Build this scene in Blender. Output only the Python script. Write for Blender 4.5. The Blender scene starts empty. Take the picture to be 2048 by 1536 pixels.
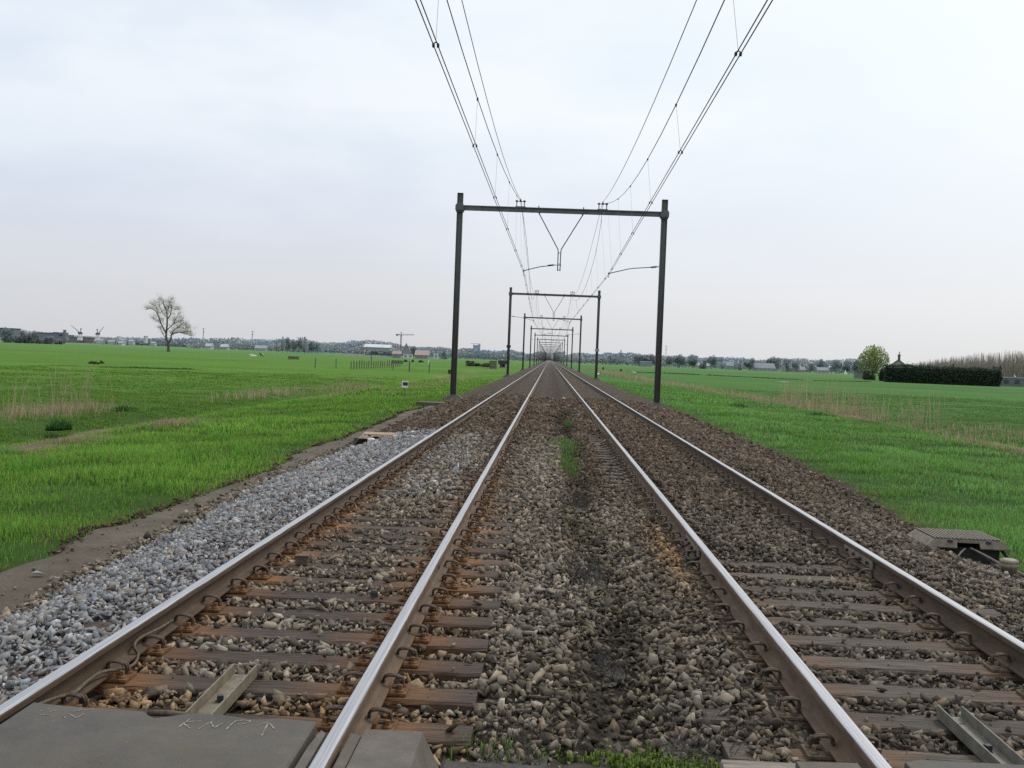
import bpy, bmesh, math, random
import numpy as np
from mathutils import Vector, Matrix

random.seed(7)
rng = np.random.default_rng(11)
sc = bpy.context.scene
C = sc.collection
R_ = math.radians

# ------------------------------------------------------------------ camera calibration
W, H, F = 2048.0, 1536.0, 2150.0
VX, VY, PHI, CAMH = 1098.963, 718.792, 0.0391427, 1.6309
TL, TR = -1.604, 2.206            # track centres
G2 = 0.7535                       # half distance between rail centres
RAILX = [TL - G2, TL + G2, TR - G2, TR + G2]


def _rot():
    y = np.array([VX - W / 2, -(VY - H / 2), -F]); y /= np.linalg.norm(y)
    up = np.array([math.sin(PHI), math.cos(PHI), 0.0])
    z = up - y * (up @ y); z /= np.linalg.norm(z)
    return np.stack([np.cross(y, z), y, z], 1)


RC = _rot()
CAM = np.array([0, 0, CAMH])


def ray(px, py):
    return RC.T @ np.array([px - W / 2, -(py - H / 2), -F])


def gp(px, py, z=-0.8):
    """where a sight line meets the level z (used to survey the photograph)"""
    d = ray(px, py); t = (z - CAMH) / d[2]
    return CAM + d * t


def ux(px, Y, py=None):
    """x of something seen at column px standing at distance Y"""
    if py is None:
        py = VY + (px - VX) * math.tan(PHI)
    d = ray(px, py)
    return float(d[0] * Y / d[1])


# ------------------------------------------------------------------ materials
def nodes(name):
    m = bpy.data.materials.new(name)
    m.use_nodes = True
    nt = m.node_tree
    b = nt.nodes['Principled BSDF']
    return m, nt, b


def N(nt, t, **kw):
    n = nt.nodes.new(t)
    for k, v in kw.items():
        if k in n.inputs.keys() if hasattr(n.inputs, 'keys') else False:
            n.inputs[k].default_value = v
        else:
            setattr(n, k, v)
    return n


def ramp(nt, fac, stops):
    r = nt.nodes.new('ShaderNodeValToRGB')
    el = r.color_ramp.elements
    while len(el) < len(stops):
        el.new(0.5)
    for e, (p, c) in zip(el, stops):
        e.position = p
        e.color = (*c, 1) if len(c) == 3 else c
    nt.links.new(fac, r.inputs[0])
    return r.outputs[0]


def noise(nt, scale, detail=4, rough=0.6, vec=None, dim='3D'):
    n = nt.nodes.new('ShaderNodeTexNoise')
    n.inputs['Scale'].default_value = scale
    n.inputs['Detail'].default_value = detail
    n.inputs['Roughness'].default_value = rough
    if vec is not None:
        nt.links.new(vec, n.inputs['Vector'])
    return n.outputs['Fac']


def mix(nt, f, a, b, mode='MIX'):
    n = nt.nodes.new('ShaderNodeMix'); n.data_type = 'RGBA'; n.blend_type = mode
    for sock, v in ((n.inputs[0], f), (n.inputs[6], a), (n.inputs[7], b)):
        if hasattr(v, 'is_linked'):
            nt.links.new(v, sock)
        elif isinstance(v, (int, float)):
            sock.default_value = v
        else:
            sock.default_value = (*v, 1)
    return n.outputs[2]


def mth(nt, op, a, b=None, clamp=False):
    n = nt.nodes.new('ShaderNodeMath'); n.operation = op; n.use_clamp = clamp
    for i, v in enumerate((a, b)):
        if v is None:
            continue
        if hasattr(v, 'is_linked'):
            nt.links.new(v, n.inputs[i])
        else:
            n.inputs[i].default_value = v
    return n.outputs[0]


def mrange(nt, v, a, b, c=0.0, d=1.0):
    n = nt.nodes.new('ShaderNodeMapRange')
    nt.links.new(v, n.inputs[0])
    for i, x in enumerate((a, b, c, d)):
        n.inputs[i + 1].default_value = x
    return n.outputs[0]


def coord(nt, which='Object', scale=None):
    t = nt.nodes.new('ShaderNodeTexCoord').outputs[which]
    if scale:
        mp = nt.nodes.new('ShaderNodeMapping')
        mp.inputs['Scale'].default_value = scale
        nt.links.new(t, mp.inputs[0])
        return mp.outputs[0]
    return t


def bump(nt, b, h, strength=0.4, dist=0.01):
    n = nt.nodes.new('ShaderNodeBump')
    n.inputs['Strength'].default_value = strength
    n.inputs['Distance'].default_value = dist
    nt.links.new(h, n.inputs['Height'])
    nt.links.new(n.outputs[0], b.inputs['Normal'])


def simple(name, c1, c2, scale=8, rough=0.8, metal=0.0, bmp=0.3, stretch=None, detail=6, lo=0.35, hi=0.65, bdist=0.005):
    m, nt, b = nodes(name)
    v = coord(nt, 'Object', stretch)
    n = noise(nt, scale, detail, 0.65, v)
    col = ramp(nt, n, [(lo, c1), (hi, c2)])
    nt.links.new(col, b.inputs['Base Color'])
    b.inputs['Roughness'].default_value = rough
    b.inputs['Metallic'].default_value = metal
    if bmp:
        bump(nt, b, noise(nt, scale * 4, 5, 0.7, v), bmp, bdist)
    return m


M = {}


def m_attr(name, rough=0.9, bmp=None, tint=False, spec=0.3, transl=0.0):
    m, nt, b = nodes(name)
    a = nt.nodes.new('ShaderNodeAttribute'); a.attribute_name = 'Col'
    col = a.outputs['Color']
    if tint:
        oi = nt.nodes.new('ShaderNodeObjectInfo')
        col = mix(nt, 1.0, col, oi.outputs['Color'], 'MULTIPLY')
    if bmp:
        n1 = noise(nt, bmp, 5, 0.7, coord(nt, 'Object'))
        col = mix(nt, 1.0, col, ramp(nt, n1, [(0.3, (0.62, 0.62, 0.62)), (0.7, (1.25, 1.22, 1.18))]), 'MULTIPLY')
        bump(nt, b, n1, 0.5, 0.006)
    nt.links.new(col, b.inputs['Base Color'])
    b.inputs['Roughness'].default_value = rough
    b.inputs['Specular IOR Level'].default_value = spec
    if transl:
        out = nt.nodes['Material Output']
        t = nt.nodes.new('ShaderNodeBsdfTranslucent')
        nt.links.new(col, t.inputs[0])
        ms = nt.nodes.new('ShaderNodeMixShader'); ms.inputs[0].default_value = transl
        nt.links.new(b.outputs[0], ms.inputs[1]); nt.links.new(t.outputs[0], ms.inputs[2])
        nt.links.new(ms.outputs[0], out.inputs[0])
    return m


def m_tint(name, rough=0.85, scale=0.6):
    """plain surface whose colour comes from the object colour, painted distance haze included, with mottling"""
    m, nt, b = nodes(name)
    oi = nt.nodes.new('ShaderNodeObjectInfo')
    n = noise(nt, scale, 5, 0.6, coord(nt, 'Object'))
    col = mix(nt, 1.0, oi.outputs['Color'], ramp(nt, n, [(0.3, (0.8, 0.8, 0.8)), (0.7, (1.12, 1.12, 1.12))]), 'MULTIPLY')
    nt.links.new(col, b.inputs['Base Color'])
    b.inputs['Roughness'].default_value = rough
    b.inputs['Specular IOR Level'].default_value = 0.2
    return m


M['stone'] = m_attr('crushed_stone', 0.92, bmp=45, spec=0.25)
M['blade'] = m_attr('grass_blades', 0.7, spec=0.3, transl=0.45)
M['reed'] = m_attr('dry_stems', 0.85, spec=0.2, transl=0.2)
M['leaf'] = m_attr('foliage', 0.9, tint=True, spec=0.1, transl=0.15)
M['tint'] = m_tint('weathered_hazy_surface')
M['bark'] = simple('bark', (0.035, 0.032, 0.028), (0.085, 0.075, 0.065), 2.0, 0.95, 0, 0.5, bdist=0.03)

# rail: rusty brown sides, polished running surface (normal facing up and high)
def make_rail_mat():
    m, nt, b = nodes('rail_steel')
    ob = coord(nt, 'Object')
    sep = nt.nodes.new('ShaderNodeSeparateXYZ'); nt.links.new(ob, sep.inputs[0])
    ns = noise(nt, 14, 6, 0.7, coord(nt, 'Object', (1, 0.35, 1)))
    rust = ramp(nt, ns, [(0.25, (0.060, 0.038, 0.021)), (0.55, (0.115, 0.077, 0.047)), (0.8, (0.165, 0.118, 0.075))])
    # underside of the head and web upper part darker
    fin = noise(nt, 55, 5, 0.65, coord(nt, 'Object', (1.3, 0.012, 1)))
    steel = ramp(nt, fin, [(0.3, (0.30, 0.30, 0.31)), (0.7, (0.60, 0.60, 0.61))])
    wob = mth(nt, 'MULTIPLY', noise(nt, 2.2, 4, 0.6, coord(nt, 'Object', (1, 0.5, 1))), 0.012)
    ax = mth(nt, 'ABSOLUTE', sep.outputs[0])
    inner = mth(nt, 'LESS_THAN', mth(nt, 'ADD', ax, wob), 0.0375)
    top = mth(nt, 'GREATER_THAN', sep.outputs[2], -0.0075)
    f = mth(nt, 'MULTIPLY', inner, top)
    oi = nt.nodes.new('ShaderNodeObjectInfo')
    rust = mix(nt, 1.0, rust, oi.outputs['Color'], 'MULTIPLY')
    nt.links.new(mix(nt, f, rust, steel), b.inputs['Base Color'])
    nt.links.new(mth(nt, 'MULTIPLY', f, 0.92), b.inputs['Metallic'])
    nt.links.new(mrange(nt, f, 0, 1, 0.85, 0.36), b.inputs['Roughness'])
    bump(nt, b, ns, 0.25, 0.003)
    return m


M['rail'] = make_rail_mat()


def make_sleeper_mat(name, dark, mid, light, rust, amount):
    m, nt, b = nodes(name)
    sep = nt.nodes.new('ShaderNodeSeparateXYZ'); nt.links.new(coord(nt, 'Object'), sep.inputs[0])
    oi = nt.nodes.new('ShaderNodeObjectInfo')
    rnd = oi.outputs['Random']
    v = coord(nt, 'Object', (1.2, 14, 14))
    off = nt.nodes.new('ShaderNodeVectorMath'); off.operation = 'ADD'
    cmb = nt.nodes.new('ShaderNodeCombineXYZ')
    nt.links.new(mth(nt, 'MULTIPLY', rnd, 60.0), cmb.inputs[0]); nt.links.new(mth(nt, 'MULTIPLY', rnd, 31.0), cmb.inputs[1])
    nt.links.new(v, off.inputs[0]); nt.links.new(cmb.outputs[0], off.inputs[1])
    grain = noise(nt, 2.6, 8, 0.7, off.outputs[0])
    col = ramp(nt, grain, [(0.3, dark), (0.5, mid), (0.72, light)])
    blot = noise(nt, 3.2, 5, 0.65, coord(nt, 'Object'))
    ax = mth(nt, 'ABSOLUTE', sep.outputs[0])
    d = mth(nt, 'ABSOLUTE', mth(nt, 'SUBTRACT', ax, G2))
    near = mrange(nt, mth(nt, 'ADD', d, mth(nt, 'MULTIPLY', mth(nt, 'SUBTRACT', blot, 0.5), 0.55)), 0.18, 0.50, 1.0, 0.0)
    osep = nt.nodes.new('ShaderNodeSeparateColor'); nt.links.new(oi.outputs['Color'], osep.inputs[0])
    near = mth(nt, 'MULTIPLY', near, mth(nt, 'MULTIPLY', osep.outputs[0], mth(nt, 'MULTIPLY', mrange(nt, rnd, 0, 1, 0.5, 1.0), amount)), True)
    rustc = ramp(nt, noise(nt, 9, 6, 0.7, off.outputs[0]), [(0.3, tuple(0.45 * x for x in rust)), (0.7, rust)])
    col = mix(nt, near, col, rustc)
    val = mrange(nt, rnd, 0, 1, 0.75, 1.2)
    cv = nt.nodes.new('ShaderNodeCombineColor')
    for i in range(3):
        nt.links.new(val, cv.inputs[i])
    col = mix(nt, 1.0, col, cv.outputs[0], 'MULTIPLY')
    # dark drying cracks along the grain
    cr = noise(nt, 1.6, 3, 0.5, coord(nt, 'Object', (0.7, 26, 5)))
    crack = mrange(nt, mth(nt, 'ABSOLUTE', mth(nt, 'SUBTRACT', cr, 0.5)), 0.0, 0.022, 0.25, 1.0)
    cc = nt.nodes.new('ShaderNodeCombineColor')
    for i in range(3):
        nt.links.new(crack, cc.inputs[i])
    col = mix(nt, 1.0, col, cc.outputs[0], 'MULTIPLY')
    nt.links.new(col, b.inputs['Base Color'])
    b.inputs['Roughness'].default_value = 0.88
    bump(nt, b, mth(nt, 'ADD', grain, mth(nt, 'MULTIPLY', crack, 0.7)), 0.7, 0.012)
    return m


M['sleeper_l'] = make_sleeper_mat('rusty_creosoted_wood', (0.022, 0.016, 0.013), (0.062, 0.041, 0.029), (0.125, 0.083, 0.055), (0.32, 0.135, 0.034), 0.85)
M['sleeper_r'] = make_sleeper_mat('grey_creosoted_wood', (0.032, 0.025, 0.019), (0.085, 0.068, 0.051), (0.155, 0.128, 0.10), (0.24, 0.11, 0.04), 0.5)
M['rust'] = simple('rusty_iron', (0.085, 0.042, 0.016), (0.235, 0.115, 0.042), 30, 0.9, 0, 0.5)
M['rustgrey'] = simple('dull_rusty_iron', (0.09, 0.07, 0.05), (0.19, 0.14, 0.085), 30, 0.85, 0, 0.5)
M['clip'] = simple('spring_steel', (0.062, 0.045, 0.031), (0.145, 0.105, 0.070), 40, 0.7, 0.2, 0.3)
M['rubber'] = None


def make_panel_mat(name, a, b_, c, sc1=2.2):
    m, nt, b = nodes(name)
    ob = coord(nt, 'Object')
    big = noise(nt, sc1, 7, 0.68, ob)
    col = ramp(nt, big, [(0.3, a), (0.52, b_), (0.75, c)])
    st = mth(nt, 'ADD', mth(nt, 'MULTIPLY', noise(nt, 2.5, 6, 0.7, coord(nt, 'Object', (0.8, 5, 1))), 0.55), mth(nt, 'MULTIPLY', noise(nt, 1.1, 4, 0.6, coord(nt, 'Object')), 0.45))
    col = mix(nt, mrange(nt, st, 0.46, 0.66, 0, 0.8), col, tuple(0.62 * x + y for x, y in zip(b_, (0.035, 0.02, 0.0))))
    fine = noise(nt, 160, 3, 0.7, ob)
    col = mix(nt, 0.55, col, ramp(nt, fine, [(0.35, (0.45, 0.45, 0.45)), (0.6, (1.15, 1.15, 1.15))]), 'MULTIPLY')
    speck = noise(nt, 55, 2, 0.5, ob)
    col = mix(nt, mrange(nt, speck, 0.71, 0.74, 0, 0.75), col, (0.22, 0.19, 0.15))
    nt.links.new(col, b.inputs['Base Color'])
    b.inputs['Roughness'].default_value = 0.82
    bump(nt, b, mth(nt, 'ADD', mth(nt, 'MULTIPLY', fine, 0.5), big), 0.35, 0.006)
    return m


M['rubber'] = make_panel_mat('worn_rubber_panel', (0.056, 0.053, 0.048), (0.096, 0.088, 0.077), (0.145, 0.127, 0.103))
M['concrete'] = make_panel_mat('weathered_concrete', (0.082, 0.069, 0.054), (0.122, 0.106, 0.087), (0.178, 0.160, 0.137), 4)
M['concrete_dark'] = make_panel_mat('dirty_concrete', (0.085, 0.072, 0.056), (0.125, 0.108, 0.086), (0.175, 0.158, 0.132), 4)
M['palewood'] = make_sleeper_mat('sun_bleached_wood', (0.16, 0.13, 0.10), (0.26, 0.22, 0.185), (0.36, 0.31, 0.27), (0.3, 0.2, 0.12), 0.0)
M['chalk'] = simple('chalk', (0.13, 0.115, 0.095), (0.38, 0.335, 0.265), 45, 1.0, 0, 0)
M['galv'] = simple('dull_galvanised_steel', (0.15, 0.125, 0.085), (0.245, 0.21, 0.15), 14, 0.7, 0.1, 0.2)
M['galv_r'] = simple('grey_galvanised_steel', (0.125, 0.115, 0.09), (0.205, 0.192, 0.158), 14, 0.7, 0.1, 0.2)
M['cable'] = simple('dusty_cable', (0.06, 0.048, 0.03), (0.14, 0.11, 0.065), 30, 0.8, 0, 0.1)
M['cable_grey'] = simple('grey_cable', (0.14, 0.13, 0.11), (0.24, 0.225, 0.19), 30, 0.7, 0, 0.1)
M['boxdark'] = simple('dark_bitumen_box', (0.012, 0.012, 0.011), (0.035, 0.033, 0.028), 12, 0.8, 0, 0.3)
M['lid_r'] = simple('grey_cast_lid', (0.14, 0.118, 0.092), (0.235, 0.20, 0.158), 18, 0.8, 0, 0.3)
M['lid_edge'] = simple('pale_lid_rim', (0.30, 0.25, 0.17), (0.42, 0.36, 0.26), 18, 0.8, 0, 0.2)
M['lid_l'] = simple('cream_cast_lid', (0.40, 0.30, 0.19), (0.62, 0.50, 0.34), 14, 0.8, 0, 0.2)
M['ceramic'] = simple('white_porcelain', (0.55, 0.48, 0.46), (0.82, 0.76, 0.74), 12, 0.35, 0, 0.05)
M['cap'] = simple('tan_cap', (0.17, 0.145, 0.10), (0.27, 0.235, 0.16), 14, 0.6, 0, 0.15)


def make_pole_mat():
    m, nt, b = nodes('painted_mast_steel')
    ob = coord(nt, 'Object')
    sep = nt.nodes.new('ShaderNodeSeparateXYZ'); nt.links.new(ob, sep.inputs[0])
    n = noise(nt, 5, 6, 0.7, coord(nt, 'Object', (3, 3, 0.6)))
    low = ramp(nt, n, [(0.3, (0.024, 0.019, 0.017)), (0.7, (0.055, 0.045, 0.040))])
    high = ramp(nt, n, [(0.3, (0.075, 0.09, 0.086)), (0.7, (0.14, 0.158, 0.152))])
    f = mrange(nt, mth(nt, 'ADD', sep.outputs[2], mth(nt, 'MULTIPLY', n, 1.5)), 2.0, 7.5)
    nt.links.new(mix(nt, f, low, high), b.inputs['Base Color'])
    b.inputs['Roughness'].default_value = 0.6
    bump(nt, b, n, 0.15, 0.004)
    return m


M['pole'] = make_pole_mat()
M['beam'] = simple('grey_green_beam_paint', (0.075, 0.088, 0.092), (0.135, 0.15, 0.158), 3, 0.6, 0, 0.1)
M['iron'] = simple('dark_iron_fittings', (0.02, 0.022, 0.023), (0.05, 0.053, 0.055), 8, 0.6, 0.1, 0.1)
M['rod'] = simple('grey_steel_rod', (0.09, 0.095, 0.10), (0.15, 0.155, 0.16), 8, 0.55, 0.2, 0.1)
M['wire'] = simple('copper_wire_dark', (0.05, 0.05, 0.055), (0.085, 0.085, 0.09), 8, 0.6, 0.2, 0)
M['wire_l'] = simple('thin_steel_wire', (0.25, 0.25, 0.26), (0.36, 0.36, 0.37), 8, 0.6, 0.1, 0)
M['footing'] = simple('mast_footing_concrete', (0.06, 0.054, 0.045), (0.135, 0.122, 0.105), 6, 0.9, 0, 0.5, bdist=0.02)
M['white'] = simple('white_paint', (0.62, 0.62, 0.61), (0.82, 0.82, 0.81), 6, 0.6, 0, 0.05)
M['black'] = simple('black_paint', (0.012, 0.013, 0.015), (0.03, 0.032, 0.035), 6, 0.6, 0, 0.05)
M['signgrey'] = simple('faded_sign_face', (0.28, 0.27, 0.25), (0.42, 0.41, 0.39), 9, 0.7, 0, 0.05)


def make_bed_mat():
    """ballast seen from afar: many small stones of different greys and browns"""
    m, nt, b = nodes('ballast_surface')
    ob = coord(nt, 'Object')
    sep = nt.nodes.new('ShaderNodeSeparateXYZ'); nt.links.new(ob, sep.inputs[0])
    vo = nt.nodes.new('ShaderNodeTexVoronoi'); vo.inputs['Scale'].default_value = 15
    nt.links.new(ob, vo.inputs['Vector'])
    wn = nt.nodes.new('ShaderNodeSeparateColor'); nt.links.new(vo.outputs['Color'], wn.inputs[0])
    stone = ramp(nt, wn.outputs[0], [(0.0, (0.05, 0.037, 0.026)), (0.45, (0.105, 0.08, 0.058)), (0.8, (0.17, 0.135, 0.10)), (1.0, (0.30, 0.25, 0.20))])
    gap = mrange(nt, vo.outputs['Distance'], 0.25, 0.7, 1.0, 0.22)
    cg = nt.nodes.new('ShaderNodeCombineColor')
    for i in range(3):
        nt.links.new(gap, cg.inputs[i])
    col = mix(nt, 1.0, stone, cg.outputs[0], 'MULTIPLY')
    big = noise(nt, 0.6, 5, 0.65, coord(nt, 'Object', (2.2, 0.35, 1)))
    col = mix(nt, 0.7, col, ramp(nt, big, [(0.3, (0.75, 0.72, 0.70)), (0.7, (1.35, 1.28, 1.2))]), 'MULTIPLY')
    # the middle between the tracks is darker
    cen = mrange(nt, mth(nt, 'ABSOLUTE', mth(nt, 'SUBTRACT', sep.outputs[0], 0.45)), 0.1, 0.6, 0.72, 1.0)
    cc = nt.nodes.new('ShaderNodeCombineColor')
    for i in range(3):
        nt.links.new(cen, cc.inputs[i])
    col = mix(nt, 1.0, col, cc.outputs[0], 'MULTIPLY')
    nearf = mrange(nt, sep.outputs[1], 26, 38)
    col = mix(nt, nearf, mix(nt, 0.7, col, (0.032, 0.026, 0.019)), col)
    farf = mrange(nt, sep.outputs[1], 60, 900)
    col = mix(nt, farf, col, (0.16, 0.135, 0.125))
    nt.links.new(col, b.inputs['Base Color'])
    b.inputs['Roughness'].default_value = 0.95
    b.inputs['Specular IOR Level'].default_value = 0.15
    bump(nt, b, mth(nt, 'SUBTRACT', 1.0, vo.outputs['Distance']), 0.8, 0.05)
    return m


M['bed'] = make_bed_mat()


def make_path_mat():
    m, nt, b = nodes('trodden_earth_path')
    ob = coord(nt, 'Object')
    n = noise(nt, 1.3, 8, 0.7, ob)
    col = ramp(nt, n, [(0.3, (0.058, 0.044, 0.028)), (0.5, (0.105, 0.083, 0.056)), (0.7, (0.142, 0.116, 0.082))])
    f = noise(nt, 70, 4, 0.75, ob)
    col = mix(nt, 0.8, col, ramp(nt, f, [(0.35, (0.5, 0.5, 0.5)), (0.65, (1.35, 1.33, 1.3))]), 'MULTIPLY')
    nt.links.new(col, b.inputs['Base Color'])
    b.inputs['Roughness'].default_value = 0.95
    bump(nt, b, mth(nt, 'ADD', f, n), 0.6, 0.02)
    return m


M['path'] = make_path_mat()


def make_ground_mat():
    m, nt, b = nodes('meadow')
    ob = coord(nt, 'Object')
    sep = nt.nodes.new('ShaderNodeSeparateXYZ'); nt.links.new(ob, sep.inputs[0])
    X, Y = sep.outputs[0], sep.outputs[1]
    n1 = noise(nt, 0.035, 6, 0.6, coord(nt, 'Object', (0.6, 1, 1)))
    n2 = noise(nt, 0.9, 7, 0.72, coord(nt, 'Object', (0.45, 1, 1)))
    n3 = noise(nt, 12, 6, 0.8, ob)
    left = ramp(nt, n1, [(0.3, (0.056, 0.140, 0.011)), (0.5, (0.080, 0.178, 0.016)), (0.72, (0.108, 0.20, 0.025))])
    right = ramp(nt, n1, [(0.3, (0.035, 0.11, 0.016)), (0.5, (0.052, 0.142, 0.024)), (0.72, (0.074, 0.165, 0.033))])
    col = mix(nt, mrange(nt, X, -6, 8), left, right)
    col = mix(nt, 0.85, col, ramp(nt, n2, [(0.28, (0.72, 0.76, 0.7)), (0.5, (1.05, 1.05, 1.0)), (0.72, (1.35, 1.25, 1.2))]), 'MULTIPLY')
    col = mix(nt, 0.6, col, ramp(nt, n3, [(0.3, (0.45, 0.5, 0.4)), (0.6, (1.2, 1.2, 1.15))]), 'MULTIPLY')
    # dark tussocks drawn out across the view
    n4 = noise(nt, 0.33, 5, 0.7, coord(nt, 'Object', (0.5, 1, 1)))
    col = mix(nt, mrange(nt, n4, 0.63, 0.72, 0, 0.55), col, (0.022, 0.055, 0.012))
    # straw coloured bands by the ditches
    wob = mth(nt, 'MULTIPLY', mth(nt, 'SUBTRACT', noise(nt, 0.05, 4, 0.6, ob), 0.5), 9.0)
    for x0, w in ((-12.6, 0.8), (16.4, 1.5)):
        dd = mth(nt, 'ABSOLUTE', mth(nt, 'SUBTRACT', mth(nt, 'ADD', X, wob), x0))
        fx = mth(nt, 'MULTIPLY', mrange(nt, dd, w * 0.4, w * 1.6, 1.0, 0.0), mrange(nt, n2, 0.42, 0.58))
        fx = mth(nt, 'MULTIPLY', fx, mrange(nt, Y, 240, 330, 0.8, 0.0))
        col = mix(nt, fx, col, (0.22, 0.165, 0.095))
    # near ground under the grass darkened, its shade put into the colour
    axx = mth(nt, 'ABSOLUTE', X)
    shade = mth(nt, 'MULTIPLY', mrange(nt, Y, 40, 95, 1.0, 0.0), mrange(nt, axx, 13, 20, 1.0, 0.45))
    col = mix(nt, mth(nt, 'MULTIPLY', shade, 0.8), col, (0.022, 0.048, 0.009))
    far = mrange(nt, Y, 160, 900)  # distance haze painted into the far meadow colour
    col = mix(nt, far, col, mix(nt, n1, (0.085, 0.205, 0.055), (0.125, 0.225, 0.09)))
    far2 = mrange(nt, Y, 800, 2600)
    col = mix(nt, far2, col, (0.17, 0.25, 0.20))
    nt.links.new(col, b.inputs['Base Color'])
    b.inputs['Roughness'].default_value = 0.95
    b.inputs['Specular IOR Level'].default_value = 0.1
    bump(nt, b, mth(nt, 'ADD', n2, mth(nt, 'MULTIPLY', n3, 0.4)), 0.35, 0.05)
    return m


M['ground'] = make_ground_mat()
M['soil'] = simple('dark_soil', (0.022, 0.016, 0.010), (0.06, 0.045, 0.030), 9, 0.95, 0, 0.8, bdist=0.02)
M['asphalt'] = simple('old_asphalt', (0.035, 0.032, 0.029), (0.08, 0.073, 0.066), 30, 0.9, 0, 0.6, bdist=0.01)
M['water'] = simple('puddle_water', (0.5, 0.52, 0.54), (0.6, 0.62, 0.64), 2, 0.15, 0, 0)  # pale base colour stands in for reflected sky glare

# ------------------------------------------------------------------ mesh helpers
class MB:
    def __init__(s):
        s.v, s.f, s.mi = [], [], []
        s.cur = 0

    def add(s, vs, fs):
        o = len(s.v)
        s.v += [tuple(map(float, p)) for p in vs]
        s.f += [tuple(i + o for i in f) for f in fs]
        s.mi += [s.cur] * len(fs)

    def box(s, c, d, rz=0.0, top=None, mat=None):
        """box centre c, size d; top=(sx,sy) scales the upper face"""
        hx, hy, hz = d[0] / 2, d[1] / 2, d[2] / 2
        tx, ty = top or (1, 1)
        pts = [(-hx, -hy, -hz), (hx, -hy, -hz), (hx, hy, -hz), (-hx, hy, -hz),
               (-hx * tx, -hy * ty, hz), (hx * tx, -hy * ty, hz), (hx * tx, hy * ty, hz), (-hx * tx, hy * ty, hz)]
        cs, sn = math.cos(rz), math.sin(rz)
        q = []
        for x, y, z in pts:
            x, y = x * cs - y * sn, x * sn + y * cs
            if mat is not None:
                w = mat @ Vector((x, y, z)); x, y, z = w
            q.append((x + c[0], y + c[1], z + c[2]))
        s.add(q, [(3, 2, 1, 0), (4, 5, 6, 7), (0, 1, 5, 4), (1, 2, 6, 5), (2, 3, 7, 6), (3, 0, 4, 7)])

    def tube(s, pts, r, n=8, closed=False):
        P = [Vector(p) for p in pts]
        rs = r if hasattr(r, '__len__') else [r] * len(P)
        vs, fs = [], []
        a = None
        for i, p in enumerate(P):
            if closed:
                t = (P[(i + 1) % len(P)] - P[i - 1]).normalized()
            else:
                t = (P[min(i + 1, len(P) - 1)] - P[max(i - 1, 0)]).normalized()
            if a is None:
                a = t.orthogonal().normalized()
            else:
                a = (a - t * a.dot(t))
                a = a.normalized() if a.length > 1e-6 else t.orthogonal().normalized()
            b = t.cross(a)
            for k in range(n):
                an = 2 * math.pi * k / n
                vs.append(p + (a * math.cos(an) + b * math.sin(an)) * rs[i])
        m = len(P)
        for i in range(m if closed else m - 1):
            for k in range(n):
                j = (i + 1) % m
                fs.append((i * n + k, i * n + (k + 1) % n, j * n + (k + 1) % n, j * n + k))
        if not closed:
            fs.append(tuple(reversed(range(n)))); fs.append(tuple((m - 1) * n + k for k in range(n)))
        s.add(vs, fs)

    def lathe(s, c, prof, n=16):
        vs, fs = [], []
        for r, z in prof:
            for k in range(n):
                an = 2 * math.pi * k / n
                vs.append((c[0] + r * math.cos(an), c[1] + r * math.sin(an), c[2] + z))
        m = len(prof)
        for i in range(m - 1):
            for k in range(n):
                fs.append((i * n + k, i * n + (k + 1) % n, (i + 1) * n + (k + 1) % n, (i + 1) * n + k))
        fs.append(tuple(reversed(range(n)))); fs.append(tuple((m - 1) * n + k for k in range(n)))
        s.add(vs, fs)

    def prism(s, prof, y0, y1, ox=0, oz=0, cuts=None):
        """profile in XZ extruded along Y"""
        ys = [y0] + list(cuts or []) + [y1]
        n = len(prof)
        vs = [(x + ox, y, z + oz) for y in ys for x, z in prof]
        fs = []
        for i in range(len(ys) - 1):
            for k in range(n):
                fs.append((i * n + k, (i + 1) * n + k, (i + 1) * n + (k + 1) % n, i * n + (k + 1) % n))
        fs.append(tuple(range(n))); fs.append(tuple(reversed([(len(ys) - 1) * n + k for k in range(n)])))
        s.add(vs, fs)

    def build(s, name, mat, parent=None, smooth=False, bevel=0.0, loc=None, fix=True):
        me = bpy.data.meshes.new(name)
        me.from_pydata(s.v, [], s.f)
        mats = mat if isinstance(mat, (list, tuple)) else [mat]
        for m in mats:
            me.materials.append(m)
        if len(mats) > 1:
            me.polygons.foreach_set('material_index', s.mi)
        if fix or bevel:
            bm = bmesh.new(); bm.from_mesh(me)
            bmesh.ops.recalc_face_normals(bm, faces=bm.faces)
            if bevel:
                es = [e for e in bm.edges if len(e.link_faces) == 2 and e.calc_face_angle(0) > 0.6]
                bmesh.ops.bevel(bm, geom=es, offset=bevel, segments=2, affect='EDGES', profile=0.6)
            bm.to_mesh(me); bm.free()
        if smooth:
            me.polygons.foreach_set('use_smooth', [True] * len(me.polygons))
        o = bpy.data.objects.new(name, me); C.objects.link(o)
        if parent:
            o.parent = parent
        if loc is not None:
            o.location = loc
        return o


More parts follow.
